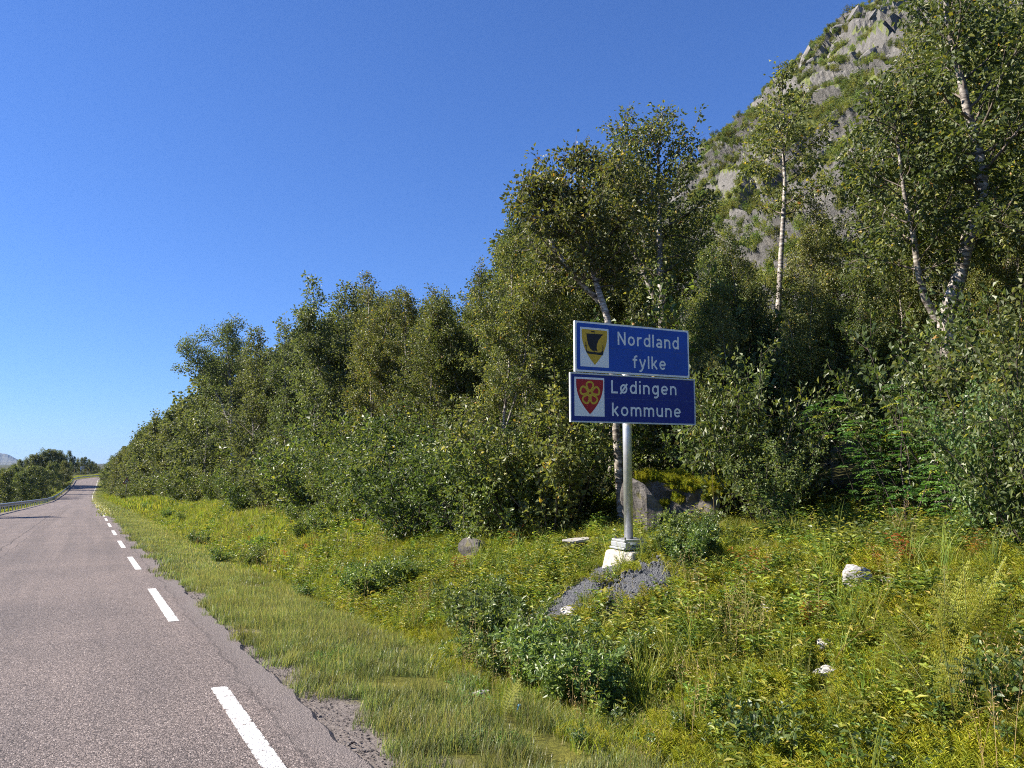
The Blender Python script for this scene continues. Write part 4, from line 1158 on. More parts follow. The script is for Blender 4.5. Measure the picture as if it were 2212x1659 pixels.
b = BM(); b.box((0, 0, 0.6), (0.14, 0.05, 1.5), bev=0.02); b.build('blade', M['yellow'], e)
b = BM(); b.box((0, -0.028, 1.15), (0.1, 0.004, 0.12)); b.build('reflector', M['sign_white'], e)

CLEAR = [(SX, SY + 0.1, 0.26)]
# ------------------------------------------------------------------ rocks in the meadow
def rock(px, py, wpx, hk, seed, m, label, group=None, sink=0.22, elong=1.3, rz=None, name='rock'):
    x, y, z, F = hit(px, py); s = wpx / FPX * F / 2 * 1.2
    V, F_ = rock_geo(seed, 3, 13, (elong ** 0.5, 1 / elong ** 0.5, hk), 0.05)
    o = link(name, mesh_np(name, V * s, [F_], [m]), None, label=label, category='rock')
    if group: o['group'] = group
    CLEAR.append((x, y, s * 1.25)); CLEAR.append((x - 0.9 * s * math.sin(YAW), y - 0.9 * s * math.cos(YAW), s * 1.1))
    o.location = (x, y, z + s * hk * (1 - 2 * sink) * 0.6); o.rotation_euler = (0, 0, rng.uniform(0, 6.28) if rz is None else rz)
    return o
SW = M['stone_white']
rock(1846, 1268, 74, 0.9, 3, SW, 'largest pale rock with a dark shaded side in the grass above the ferns', rz=0.5, sink=0.15)
rock(1655, 1318, 30, 0.9, 4, SW, 'small white-topped dark stone in the grass down from the gravel')
rock(1782, 1408, 42, 0.7, 5, SW, 'jagged white stone beside an arching dry grass stalk')
rock(1786, 1462, 46, 0.7, 6, SW, 'pinkish pale stone at the edge of a bare patch')
rock(1928, 1258, 40, 0.5, 7, SW, 'low grey stone sunk in the bank below the young rowans', sink=0.4)
rock(1242, 1180, 66, 0.45, 8, SW, 'flat pale slab lying in the grass left of the footing', elong=2.2, rz=0.5)
rock(1025, 1193, 60, 0.7, 9, M['boulder'], 'grey stone half covered by low plants beside reddish herbs', elong=1.4)
rock(420, 1058, 26, 0.6, 10, SW, 'grey boulder at the top of the far bank below the trees')
rock(1040, 1502, 34, 0.4, 12, SW, 'flat white stone beside the dense willow shrubs near the verge')
rock(1135, 1345, 38, 0.6, 13, SW, 'pale brown stone at the lower tip of the gravel heap')
rock(1232, 1330, 34, 0.6, 14, SW, 'cream stone lying on the gravel heap between willow shoots')
# mossy boulder behind the post
bx, by, bz, bF = hit(1475, 1138)
e = empty('boulder', (bx + 0.15, by + 0.1, bz), R(-8), 'big dark boulder topped with golden moss just behind the steel post', 'boulder', None, (1.12, 1.0, 1.15))
V, F_ = rock_geo(77, 4, 14, (1.15, 0.8, 0.80), 0.12)
V = V + 0.06 * np.stack([fbm(V[:, 0] * 5, V[:, 1] * 5 + V[:, 2] * 5, 3), fbm(V[:, 0] * 5 + 9, V[:, 1] * 5 + V[:, 2] * 5, 3), fbm(V[:, 0] * 5, V[:, 1] * 5 + V[:, 2] * 5 + 7, 3)], 1)
V[:, 2] += 0.12
link('stone', mesh_np('stone', V, [F_], [M['boulder']]), e)
V2, F2 = rock_geo(78, 3, 16, (0.20, 0.42, 0.74), 0.10)
V2 = V2 @ np.array(Matrix.Rotation(R(-14), 3, 'Y')).T + np.array([-0.88, -0.45, 0.10])
link('stone', mesh_np('stone', V2, [F2], [M['boulder']]), e)
r_ = np.random.default_rng(5)
fn = unit(np.cross(V[F_[:, 1]] - V[F_[:, 0]], V[F_[:, 2]] - V[F_[:, 0]])); fc = V[F_].mean(1)
sel = np.where((fn[:, 2] > 0.12) & (fc[:, 2] > 0.25))[0]; sel = r_.choice(sel, 4200)
Pm = fc[sel] + r_.normal(0, 0.025, (len(sel), 3)); keep = fbm(Pm[:, 0] * 3, Pm[:, 1] * 3 + Pm[:, 2] * 2, 2) > -0.22; Pm = Pm[keep]
scatter('moss', [whisk_geo(s, 9, 0.07, 0.05, 'moss_plant') for s in range(3)] + [herb_geo(44, 8, 0.06, 0.05, 0.018, 0.6, 'herb', 8)], Pm, r_.uniform(0.6, 1.3, len(Pm)), r_.uniform(0, 6.28, len(Pm)), r_.integers(0, 4, len(Pm)), parent=e)
# blue plastic scrap
x, y, z, _ = hit(1118, 1548)
b = BM(); b.box((0, 0, 0.03), (0.05, 0.012, 0.10), bev=0.004); b.box((0.012, 0.012, 0.05), (0.02, 0.014, 0.06), bev=0.004)
o = b.build('plastic_scrap', M['plastic_blue'], None, label='small scrap of blue plastic sticking up in dry grass', category='litter'); o.location = (x, y, z); o.rotation_euler = (0.2, 0.1, 0.6)
# dead branch on the far bank
x, y, z, F = hit(375, 1098)
P = wander(np.random.default_rng(4), (0, 0, 0.25), (1, -0.2, 0.12), 2.6, 8, 0.06, -0.005); b = BM(); b.tube(P, np.linspace(0.045, 0.015, 9), 7); b.tube(wander(np.random.default_rng(6), P[5], (0.7, 0.3, 0.5), 0.5, 4, 0.1, 0), np.linspace(0.015, 0.006, 5), 5)
o = b.build('fallen_branch', M['twig'], None, smooth_sh=True, label='thin dark fallen branch lying on the far grassy bank', category='branch'); o.location = (x, y, z)

# crushed stone heap
r_ = np.random.default_rng(21)
pts = []
for px0, py0, sp_x, sp_y, n in ((1385, 1262, 62, 34, 2600), (1240, 1295, 75, 26, 2000), (1185, 1345, 60, 26, 1300), (1300, 1240, 60, 14, 1400), (1140, 1375, 40, 14, 500)):
    x, y, z, F = hit(px0, py0); sx_ = sp_x / FPX * F; CLEAR.append((x, y, sx_ * 0.75))
    ang = r_.uniform(0, 6.28, n); q_ = np.abs(r_.normal(0, 0.62, n))
    dx = q_ * np.cos(ang) * sx_; dy = q_ * np.sin(ang) * sx_ * 0.75
    pts.append(np.stack([x + dx * math.cos(YAW) + dy * math.sin(YAW), y - dx * math.sin(YAW) + dy * math.cos(YAW)], 1))
pts = np.concatenate(pts); zz = ground(pts[:, 0], pts[:, 1])
P = np.stack([pts[:, 0], pts[:, 1], zz + 0.012], 1)
scatter('gravel', [stone_me(200 + k, M['crushed'], 1, (1, 0.8, 0.7), 8) for k in range(6)], P, r_.uniform(0.012, 0.034, len(P)), r_.uniform(0, 6.28, len(P)), r_.integers(0, 6, len(P)), tilt=r_.normal(0, 0.6, (len(P), 2)),
        label='heap of dark crushed stone spilling down from the concrete block', category='gravel')
# loose grit along the broken road edge
s, u, x, y = strip_points(9000, 2.5, 26, 0.38, 0.95, r_, 1.6)
k = r_.random(len(u)) < np.clip(1.3 - np.abs(u - 0.55) * 2.2 + 0.9 * fbm(s * 0.8, u * 0 + 2, 2), 0, 1); x, y, u = x[k], y[k], u[k]
P = np.stack([x, y, ground(x, y) + np.where(u < 0.5, 0.03, 0.002)], 1)
scatter('roadside_grit', [stone_me(230 + k, M['grit'], 1, (1, 0.8, 0.6), 8) for k in range(4)], P, r_.uniform(0.003, 0.011, len(P)) * np.where(r_.random(len(P)) > 0.97, 2.2, 1), r_.uniform(0, 6.28, len(P)), r_.integers(0, 4, len(P)),
        label='loose grit along the broken edge of the asphalt', category='grit')

# ------------------------------------------------------------------ trees
def plant(name, meshes, partnames, loc, rz, scale, label, category, group=None):
    e = empty(name, loc, rz, label, category, group, scale)
    for me, pn in zip(meshes, partnames):
        o = bpy.data.objects.new(pn, me); COL.objects.link(o); o.parent = e
    return e

NEAR = [tree_geo(100 + k, 9.0, cb, rad, nb, 9, 50, 0.078, r0=0.06, lean=ln) for k, (cb, rad, nb, ln) in enumerate(((0.14, 2.0, 36, (0.02, 0)), (0.10, 2.3, 38, (-0.05, 0.02)), (0.2, 1.8, 34, (0.04, -0.03)), (0.08, 2.1, 40, (0.0, 0.05)), (0.14, 1.6, 32, (0.06, 0.0))))]
MID = [tree_geo(130 + k, 9.0, cb, rad, nb, 8, 34, 0.115, r0=0.065, lm='birch_far', jitter=0.08) for k, (cb, rad, nb) in enumerate(((0.05, 2.3, 36), (0.1, 1.9, 34), (0.04, 2.6, 38)))]
FAR = [tree_geo(150 + k, 9.0, cb, rad, nb, 6, 22, 0.24, r0=0.07, lm='birch_far', jitter=0.16, fork=False) for k, (cb, rad, nb) in enumerate(((0.03, 2.7, 32), (0.06, 2.2, 30), (0.02, 3.1, 34)))]

SIL = np.array([(-50, 1010), (200, 1022), (236, 990), (270, 966), (330, 896), (400, 866), (440, 800), (490, 716), (560, 722), (625, 712), (660, 650), (690, 612), (740, 622), (810, 582), (880, 632), (950, 628), (1020, 590), (1065, 604), (1090, 530), (1150, 440), (1200, 385), (1260, 365),
                (1290, 320), (1350, 275), (1430, 285), (1475, 330), (1510, 450), (1540, 500), (1600, 455), (1700, 415), (1790, 400), (1870, 320), (1930, 180), (1990, 20), (2060, -120), (2400, -320), (4000, -300)])

def px_of(x, y):
    f = x * math.sin(YAW) + y * math.cos(YAW); rr = x * math.cos(YAW) - y * math.sin(YAW)
    return 1106 + FPX * rr / f * math.cos(PITCH) if f > 0.5 else 4000, f

taken = []
def tree_at(px, top, F, protos, k, width=1.0, rz=None, label=None, group=None, name='birch_tree', cat='tree'):
    x, y, zt = at(px, top, F); z = gz(x, y); h = zt - z
    s = h / 9.0
    taken.append((x, y))
    return plant(name, protos[k % len(protos)], ('trunk', 'crown'), (x, y, z - 0.05), rng.uniform(0, 6.28) if rz is None else rz, (s * width, s * width, s), label, cat, group)

def traced(pxs, F, ground_px=None):
    return np.array([at(px, py, F) for px, py in pxs])

def traced_tree(stems, seed, F, nb, rad, per_m, label, depth=(0, 0), subs=9, leaf=0.074, cb=0.3):
    """a birch whose stems follow surveyed points; stems: (points, radius, size, crown start)"""
    P0 = traced(stems[0][0], F); x, y = P0[0, 0], P0[0, 1]; z = gz(x, y)
    tr = []
    for pts_, r0_, k_, cb_ in stems:
        P = traced(pts_, F); P = P - np.array([x, y, z])
        n = len(P); wob = np.random.default_rng(seed).normal(0, 0.05, n).cumsum(); wob -= wob[0]
        P[:, :2] += wob[:, None] * FH[None, :2]
        if pts_ is stems[0][0]: P[0, 2] = -0.1
        t = np.linspace(0, n - 1, n * 3); i = np.minimum(t.astype(int), n - 2); f = (t - i)[:, None]
        tr.append((P[i] * (1 - f) + P[i + 1] * f, r0_, k_, cb_))
    H = max(p[0][:, 2].max() for p in tr)
    g_ = tree_geo(seed, H, cb, rad, nb, subs, per_m, leaf, trunks=tr)
    taken.append((x, y))
    return plant('birch_tree', g_, ('trunk', 'crown'), (x, y, z), 0, (1, 1, 1), label, 'tree')

traced_tree([([(2048, 1180), (2040, 1020), (2032, 900), (2026, 780), (2022, 690), (2040, 620), (2066, 520), (2092, 430), (2086, 360), (2060, 280), (2040, 190), (2012, 90), (1990, -40), (1975, -150)], 0.13, 1.0, 0.44),
             ([(2024, 690), (1990, 645), (1968, 590), (1955, 520), (1936, 440), (1915, 330), (1905, 240)], 0.05, 0.75, 0.3)], 301, 10.2, 34, 1.6, 44, 'tall birch with a bright white forked trunk at the right of the wood')
traced_tree([([(1345, 1150), (1332, 950), (1320, 780), (1310, 692), (1292, 640), (1282, 600), (1276, 550), (1267, 510), (1254, 470), (1256, 430), (1252, 385), (1250, 350)], 0.062, 1.0, 0.42),
             ([(1296, 650), (1262, 622), (1225, 585), (1190, 530), (1165, 480), (1150, 430)], 0.045, 0.8, 0.15)], 302, 11.8, 30, 1.3, 36, 'birch with a crooked pale trunk rising directly behind the blue signs')
traced_tree([([(1440, 1130), (1436, 900), (1430, 700), (1425, 600), (1422, 500), (1425, 420), (1420, 340), (1425, 262)], 0.10, 1.0, 0.4),
             ([(1430, 690), (1400, 610), (1375, 560), (1345, 510), (1340, 430), (1350, 340), (1352, 258)], 0.055, 0.95, 0.2)], 303, 15.0, 28, 1.35, 32, 'tallest dark double-stemmed birch standing clear against the sky behind the signs')
traced_tree([([(1672, 1120), (1676, 900), (1680, 690), (1686, 560), (1690, 480), (1693, 400), (1690, 330), (1692, 250), (1684, 142)], 0.06, 0.85, 0.5)], 304, 13.5, 24, 1.1, 40, 'slender open birch rising in front of the rocky mountain')
tree_at(1185, 400, 13.0, NEAR, 4, 0.75, 1.0, 'birch with a rounded top left of the crooked birch')
tree_at(1095, 530, 13.0, NEAR, 1, 1.0, 2.0, 'broad low birch with a leaning side branch left of the signs')
tree_at(1130, 450, 15.5, NEAR, 2, 0.75, 4.0, 'narrow birch between the broad low birch and the crooked birch')
G1 = 'birches lining the bank left of the sign'
L1 = 'leafy birch in the even row left of the signs along the grassy bank'
for px, top, F, k, wd in ((1020, 584, 17.0, 3, 1.0), (950, 622, 17.5, 0, 1.1), (880, 622, 20.0, 2, 1.0), (812, 578, 21.5, 4, 1.05), (742, 616, 24.0, 0, 1.0), (690, 606, 26.5, 1, 0.95)):
    tree_at(px, top, F, NEAR if F < 23 else MID, k, wd, None, L1, G1)
tree_at(625, 706, 31.0, MID, 1, 1.0, None, 'dark birch just right of the outlying birch with the overhanging limb')
tree_at(560, 716, 34.0, MID, 0, 1.0, None, 'dense birch beside the outlying birch on the far bank')
# outlying birch that leans out over the verge
P0 = at(500, 1072, 40); x, y = P0[0], P0[1]; z = gz(x, y)
tr = [(np.array([at(px, py, 40) for px, py in ((505, 1075), (502, 960), (500, 880), (495, 800), (492, 750), (490, 708))]) - np.array([x, y, z]), 0.12, 1.0, 0.18),
      (np.array([at(px, py, 40) for px, py in ((502, 930), (475, 860), (445, 810), (415, 775), (388, 755))]) - np.array([x, y, z]), 0.06, 0.7, 0.2)]
tr[0][0][0, 2] = -0.2
plant('birch_tree', tree_geo(305, 9, 0.2, 2.3, 36, 8, 34, 0.095, trunks=tr, lm='birch_far', jitter=0.08), ('trunk', 'crown'), (x, y, z), 0, (1, 1, 1), 'outlying birch with a limb hanging out over the grass verge', 'tree')
taken.append((x, y))
G2 = 'far trees where the wood nears the bend'
L2 = 'small distant tree along the right side where the wood nears the bend'
for px, top, F in ((455, 800, 50), (425, 862, 56), (400, 868, 62), (372, 884, 70), (340, 893, 82), (318, 915, 95), (300, 945, 105), (285, 960, 122), (270, 966, 140), (258, 975, 160), (246, 983, 180), (238, 990, 205), (232, 1000, 230), (229, 1008, 250)):
    tree_at(px, top + 4, F, FAR, int(px), 1.15, None, L2, G2)
# wood on the right, in front of the mountain
G3 = 'birches standing right of the sign'
L3 = 'leafy birch in the thick of the wood right of the signs'
for px, top, F, k, wd in ((1530, 540, 13.0, 1, 0.8), (1600, 500, 12.6, 3, 0.8), (1770, 430, 13.0, 0, 0.9), (1850, 330, 13.4, 2, 0.9), (1935, 190, 12.6, 4, 0.85), (2130, 60, 12.2, 1, 0.9), (2200, -80, 12.6, 3, 1.0), (2290, -60, 11.0, 0, 1.0), (2190, 420, 10.8, 2, 0.9), (2000, 40, 15.0, 0, 0.9), (1580, 650, 11.4, 1, 0.9), (1730, 610, 11.6, 3, 0.95), (1840, 560, 11.3, 0, 0.95), (1930, 500, 11.6, 1, 0.9), (2080, -90, 15.0, 3, 0.9), (2340, 200, 9.5, 4, 1.0)):
    tree_at(px, top, F, NEAR, k, wd, None, L3, G3)
# rows behind, never higher than the skyline of the wood
r_ = np.random.default_rng(31)
G4 = 'trees deep in the wood'
L4 = 'birch deep in the wood, mostly hidden behind the front row'
cnt = 0
for s in np.concatenate([np.arange(0, 18, 1.5), np.arange(18, 40, 1.0), np.arange(40, 120, 2.4), np.arange(120, 310, 6.0)]):
    u = r_.uniform(7.0, 14.5) if s < 40 else r_.uniform(6.5, 15)
    x, y, _ = (float(v) for v in road_at(s + r_.normal(0, 0.5), LINE + u))
    px, F = px_of(x, y)
    if F < 11 and px < 2212: continue
    if min((x - a) ** 2 + (y - b_) ** 2 for a, b_ in taken) < 0.8 ** 2: continue
    top = float(np.interp(px, SIL[:, 0], SIL[:, 1])) + r_.uniform(25, 150) * min(1, 22 / F)
    zt = at(px, top, F)[2]; z = gz(x, y); h = min(zt - z, 11.0)
    if h < 2.5: continue
    pr_ = NEAR if F < 24 else (MID if F < 60 else FAR)
    taken.append((x, y)); cnt += 1
    plant('birch_tree', pr_[int(r_.integers(len(pr_)))], ('trunk', 'crown'), (x, y, z - 0.05), r_.uniform(0, 6.28), (h / 9 * r_.uniform(0.95, 1.25),) * 2 + (h / 9,), (('birch in the wood behind the forked white birch' if px > 1900 else 'birch in the wood behind the mossy boulder' if px > 1330 else 'birch in the wood behind the broad low birch') if F < 17 else 'birch behind the even row of birches' if F < 30 else 'hidden birch behind the outlying birch' if F < 60 else 'distant tree in the depth of the wood before the bend'), 'tree', G4)

# across the road
G5 = 'trees beyond the guardrail'
L5 = 'bushy tree growing below the road beyond the guardrail'
r3 = lambda x, y: (x / 8.065, (1750 + y / 4.424) / 1.8228)
for x3, y3, F in ((-60, 470, 150), (30, 440, 165), (90, 480, 130), (170, 450, 150), (260, 400, 170), (330, 520, 135), (420, 480, 140), (520, 410, 160), (600, 390, 165), (690, 400, 170), (760, 430, 175), (820, 470, 180), (240, 350, 215), (350, 280, 220), (460, 245, 225), (560, 195, 230), (660, 170, 232), (760, 105, 235), (860, 105, 238), (950, 115, 240), (1040, 130, 243), (1110, 180, 246), (880, 330, 190), (960, 330, 200), (1130, 300, 225)):
    px, py = r3(x3, y3); tree_at(px, py, F, FAR, int(x3), 1.25, None, L5, G5, 'leafy_tree')
G6 = 'trees on the outside of the bend'
L6 = 'dark tree behind the chevron boards on the outside of the bend'
for x3, y3, F in ((1215, 115, 300), (1290, 215, 300), (1360, 245, 318), (1430, 240, 330), (1490, 230, 335), (1560, 265, 338), (1610, 300, 340), (1670, 335, 345), (1725, 380, 350), (1790, 425, 355), (1850, 400, 362), (1250, 330, 292)):
    px, py = r3(x3, y3); tree_at(px, py, F, FAR, int(x3), 1.0, None, L6, G6, 'leafy_tree')
for x, y, h in ((-9.2, 62, 8.0), (-10.5, 66, 7.0), (-9.6, 92, 6.0), (-10.0, 48, 4.5)):
    z = gz(x, y); taken.append((x, y))
    plant('leafy_tree', MID[int(y) % 3], ('trunk', 'crown'), (x, y, z - 0.1), y, (h / 9, h / 9, h / 9 * 1.15), 'tree left of the frame casting its shadow across the road', 'tree', 'shadow trees')

# ------------------------------------------------------------------ shrubs along the edge of the wood
BUSH = [bush_geo(400 + k, 2.4, sp, 16, 14, 46, 0.086, lm, aspect=asp, r0=0.016, jitter=0.03, low=0.05) for k, (sp, lm, asp) in enumerate(((0.8, 'willow', 0.55), (0.65, 'alder', 0.7), (0.95, 'willow', 0.6), (0.7, 'birch', 0.75)))]
BUSHF = [bush_geo(420 + k, 2.4, 0.8, 12, 11, 30, 0.14, lm, aspect=0.6, r0=0.02, jitter=0.06, low=0.0) for k, lm in enumerate(('birch_far', 'willow'))]
G7 = 'shrubs along the foot of the wood'
L7 = 'dense leafy shrub at the foot of the wood behind the grass bank'
def shrub(px, py, hpx, k, wd=1.0, label=None, group=None, protos=None, H0=2.4):
    x, y, z, F = hit(px, py); h = hpx / FPX * F
    pr_ = protos or (BUSH if F < 24 else BUSHF)
    return plant('shrub', pr_[k % len(pr_)], ('stems', 'foliage'), (x, y, z - 0.03), rng.uniform(0, 6.28), (h / H0 * wd, h / H0 * wd, h / H0), label, 'shrub', group)
r_ = np.random.default_rng(45)
for s_ in np.concatenate([np.arange(9.2, 30, 0.85), np.arange(30, 70, 1.8), np.arange(70, 200, 4.0), np.arange(200, 305, 6.0)]):
    for row in range(2 if s_ < 40 else 1):
        u_ = (5.0 if row == 0 else 6.2) + r_.normal(0, 0.28) + 0.6 * float(vnoise(s_ * 0.15, 4.0)) + (0.3 if s_ > 35 else 0)
        x, y, _ = (float(v) for v in road_at(s_ + r_.normal(0, 0.3), LINE + u_)); z = gz(x, y); px, F = px_of(x, y)
        if 1270 < px < 1640 and F < 13.5: continue
        if row == 1 and vnoise(s_ * 0.5, 2.0) > 0.15: continue
        h = r_.uniform(1.3, 2.5) * (1.0 if row == 0 else 1.35)
        pr_ = BUSH if F < 22 else BUSHF
        kk = int(r_.integers(len(pr_)))
        kind = (('glossy willow shrub', 'broad-leaved shrub', 'spreading willow shrub', 'bushy young birch') if pr_ is BUSH else ('dull olive shrub', 'pale green shrub'))[kk]
        zone = 'just left of the signs' if s_ < 13 else 'behind the reddish herbs' if s_ < 22 else 'behind the middle of the bank' if s_ < 36 else 'near the outlying birch' if s_ < 70 else 'beyond the outlying birch'
        plant('shrub', pr_[kk], ('stems', 'foliage'), (x, y, z - 0.03), r_.uniform(0, 6.28), (h / 2.4 * 1.05, h / 2.4 * 1.05, h / 2.4), '%s at the foot of the wood %s' % (kind if row == 0 else 'taller ' + kind, zone), 'shrub', G7)
G8 = 'shrubs right of the boulder'
L8 = 'leafy shrub in the wood edge right of the mossy boulder'
for px, py, hp, k in ((1560, 1130, 330, 1), (1630, 1132, 380, 0), (1500, 1100, 420, 3), (1590, 1080, 520, 2), (2010, 1075, 440, 2), (2100, 1110, 460, 1), (2170, 1150, 430, 0), (2215, 1170, 450, 3), (2130, 1180, 330, 1), (2260, 1200, 420, 2), (1400, 1080, 430, 0)):
    shrub(px, py, hp, k, 0.8, L8, G8)
shrub(1662, 1142, 190, 1, 1.0, 'small shrub with a curved white stem on the edge of the dark hollow')
ROW = [rowan_geo(440 + k, 1.6, n) for k, n in enumerate((4, 5, 3))]
G9 = 'young rowans in the wood edge'
for px, py, h, k in ((1870, 1130, 1.9, 0), (1960, 1160, 1.7, 1), (2050, 1165, 1.5, 2), (1905, 1140, 1.4, 2), (1980, 1130, 2.0, 0), (1690, 1165, 0.7, 1), (1830, 1150, 0.6, 2)):
    x, y, z, F = hit(px, py)
    plant('young_rowan', ROW[k], ('stems', 'foliage'), (x, y, z - 0.02), rng.uniform(0, 6.28), (h / 1.6,) * 3, 'young rowan with feathered leaves at the edge of the dark hollow', 'shrub', G9)

# low willow shrubs and saplings on the bank
WIL = [bush_geo(460 + k, 0.7, 0.75, 14, 9, 80, 0.064, 'low_willow', 1, 0.42, 0.012, -0.1, 'twig', 0.005, 0.1) for k in range(3)]
G10 = 'low willow shrubs below the gravel'
L10 = 'low dense willow shrub with glossy leaves below the gravel heap'
for px, py, hp, k in ((1040, 1420, 120, 0), (1090, 1470, 120, 1), (1150, 1500, 120, 2), (1210, 1530, 125, 0), (1270, 1530, 120, 1), (1000, 1375, 95, 2), (1110, 1400, 100, 0), (1170, 1450, 100, 1), (1240, 1480, 105, 2), (1300, 1500, 100, 0), (1050, 1345, 80, 1), (1310, 1550, 100, 2), (1020, 1450, 80, 1), (1350, 1450, 80, 1), (1075, 1315, 60, 2)):
    shrub(px, py, hp * 1.15, k, 1.1, L10, G10, WIL, 0.75)
G11 = 'willow shrubs around the post foot'
for px, py, hp, k in ((1450, 1210, 80, 0), (1490, 1225, 90, 1), (1525, 1205, 85, 2), (1460, 1170, 70, 1), (1515, 1170, 75, 0)):
    shrub(px, py, hp, k, 1.0, 'bright leafy shoots crowding the right side of the concrete block', G11, WIL, 0.75)
G12 = 'scattered low shrubs on the grass bank'
L12 = 'low round shrub standing alone in the grass of the bank'
for px, py, hp, k in ((790, 1300, 80, 0), (830, 1290, 85, 1), (760, 1290, 70, 2), (850, 1270, 70, 0), (475, 1222, 42, 1), (553, 1238, 52, 2), (430, 1185, 40, 0), (550, 1190, 34, 1), (650, 1172, 50, 2), (700, 1165, 60, 0), (560, 1215, 40, 1), (960, 1160, 60, 2), (640, 1140, 50, 1), (690, 1140, 55, 0), (360, 1125, 26, 2), (395, 1130, 24, 1), (320, 1105, 22, 0), (1010, 1175, 55, 0), (900, 1255, 45, 1), (655, 1300, 40, 2), (700, 1330, 36, 0)):
    shrub(px, py, hp, k, 1.1, L12, G12, WIL, 0.75)
SAP = [bush_geo(480 + k, 0.6, 0.6, n + 3, 4, 42, 0.075, 'alder', 1, 0.62, 0.012, -0.05, 'twig', 0.004, 0.2, 0.9) for k, n in enumerate((4, 5, 3))]
G13 = 'broad-leaved saplings near the bottom of the bank'
L13 = 'broad-leaved sapling with large toothed leaves low on the bank'
for px, py, hp, k in ((1620, 1640, 170, 0), (1690, 1655, 170, 1), (1570, 1620, 130, 2), (2100, 1560, 190, 1), (2170, 1580, 200, 0), (2060, 1590, 150, 2), (2140, 1500, 150, 2), (2215, 1520, 190, 1), (1330, 1600, 110, 2), (1250, 1620, 80, 0), (1390, 1640, 90, 1), (2200, 1640, 160, 2), (1900, 1655, 90, 0), (1480, 1600, 90, 1)):
    shrub(px, py, hp * 0.8, k, 0.9, L13, G13, SAP, 0.65)

# ferns
FR = [fern_frond(500 + k, L, R(u)) for k, (L, u) in enumerate(((0.62, 72), (0.55, 62), (0.66, 80), (0.5, 55)))]
G14 = 'yellow ferns on the bank'
L14 = 'yellowing fern with arching fronds on the bank'
r_ = np.random.default_rng(61)
for px, py, hp, n in ((2040, 1440, 140, 7), (2085, 1420, 130, 6), (2000, 1420, 100, 5), (2060, 1590, 150, 6), (2010, 1560, 130, 6), (2180, 1640, 130, 7), (2150, 1440, 110, 6), (1095, 1150, 30, 6), (1080, 1560, 60, 5), (2120, 1400, 110, 5), (1960, 1470, 100, 6), (2215, 1600, 120, 6), (1900, 1500, 80, 5), (2200, 1420, 110, 6)):
    x, y, z, F = hit(px, py); sc_ = 1.35 * hp / FPX * F / 0.55
    e = empty('fern', (x, y, z - 0.01), r_.uniform(0, 6.28), L14, 'fern', G14, (sc_,) * 3)
    for q in range(n):
        o = bpy.data.objects.new('frond', FR[int(r_.integers(4))]); COL.objects.link(o); o.parent = e
        o.rotation_euler = (r_.normal(0, 0.12), r_.normal(0, 0.12), q * 6.28 / n + r_.normal(0, 0.25)); k = r_.uniform(0.75, 1.1); o.scale = (k, k, k)

# dry stalks
def stalk(pts_, F, label):
    P = np.array([at(px, py, F) for px, py in pts_]); b0 = P[0].copy(); b0[2] = gz(b0[0], b0[1]); P = P - b0; P[0, 2] = -0.02
    n = len(P); t = np.linspace(0, n - 1, n * 4); i = np.minimum(t.astype(int), n - 2); f = (t - i)[:, None]; P = P[i] * (1 - f) + P[i + 1] * f
    b = BM(); b.tube(P, np.linspace(0.004, 0.0018, len(P)), 5)
    o = b.build('dry_stalk', M['dry_grass'], None, label=label, category='grass stalk'); o.location = b0
x, y, z, F1 = hit(1778, 1475); stalk([(1778, 1475), (1800, 1430), (1825, 1395), (1855, 1370), (1890, 1352), (1925, 1345)], F1, 'long dry grass stalk arching over the jagged white stone')
x, y, z, F1 = hit(1545, 1140); stalk([(1545, 1140), (1541, 1080), (1538, 1010)], F1 - 0.3, 'tall orange dry stalk standing before the mossy boulder')
x, y, z, F1 = hit(1968, 1560); stalk([(1968, 1560), (1975, 1490), (1985, 1430), (2002, 1395)], F1, 'thin pale grass stalk among the ferns')

# ------------------------------------------------------------------ grass and herbs
r_ = np.random.default_rng(71)
lean_w = (0.10, -0.12)
VG = [tuft_geo(600 + k, nb_, hh_, 0.11, 0.0044, 'verge_grass', 0.38, lean_w, 0.45) for k, (nb_, hh_) in enumerate(((60, 0.08), (55, 0.10), (50, 0.13), (44, 0.17)))]
VGF = [tuft_geo(610 + k, 55, 0.11, 0.32, 0.012, 'verge_grass', 0.3, lean_w, 0.35) for k in range(3)]
VGFF = [tuft_geo(620 + k, 60, 0.16, 1.1, 0.045, 'verge_grass', 0.3, lean_w, 0.35) for k in range(2)]
MG = [tuft_geo(630 + k, 42, 0.14, 0.10, 0.0048, 'meadow_grass', 0.55, (0.05, -0.05), 0.6) for k in range(4)]
MGF = [tuft_geo(640 + k, 50, 0.19, 0.30, 0.014, 'meadow_grass', 0.4, (0.05, -0.05), 0.45) for k in range(3)]
MGFF = [tuft_geo(650 + k, 50, 0.3, 1.2, 0.06, 'meadow_grass', 0.4, (0, 0), 0.4) for k in range(2)]
DG = [tuft_geo(660 + k, 9, 0.5, 0.10, 0.0028, 'dry_grass', 0.22, (0.05, 0), 0.3, True) for k in range(2)]
TG = [tuft_geo(665 + k, 26, 0.42, 0.07, 0.0075, 'meadow_grass', 0.4, (0, 0), 0.7) for k in range(2)]
HB = [herb_geo(670 + k, n, h, sp, lf, asp, 'herb', per) for k, (n, h, sp, lf, asp, per) in enumerate(((9, 0.16, 0.12, 0.034, 0.55, 12), (7, 0.22, 0.11, 0.042, 0.45, 12), (14, 0.10, 0.14, 0.022, 0.65, 10), (5, 0.28, 0.08, 0.055, 0.28, 16)))]
HBF = [herb_geo(680 + k, 16, 0.24, 0.32, 0.075, 0.55, 'herb', 10) for k in range(2)]
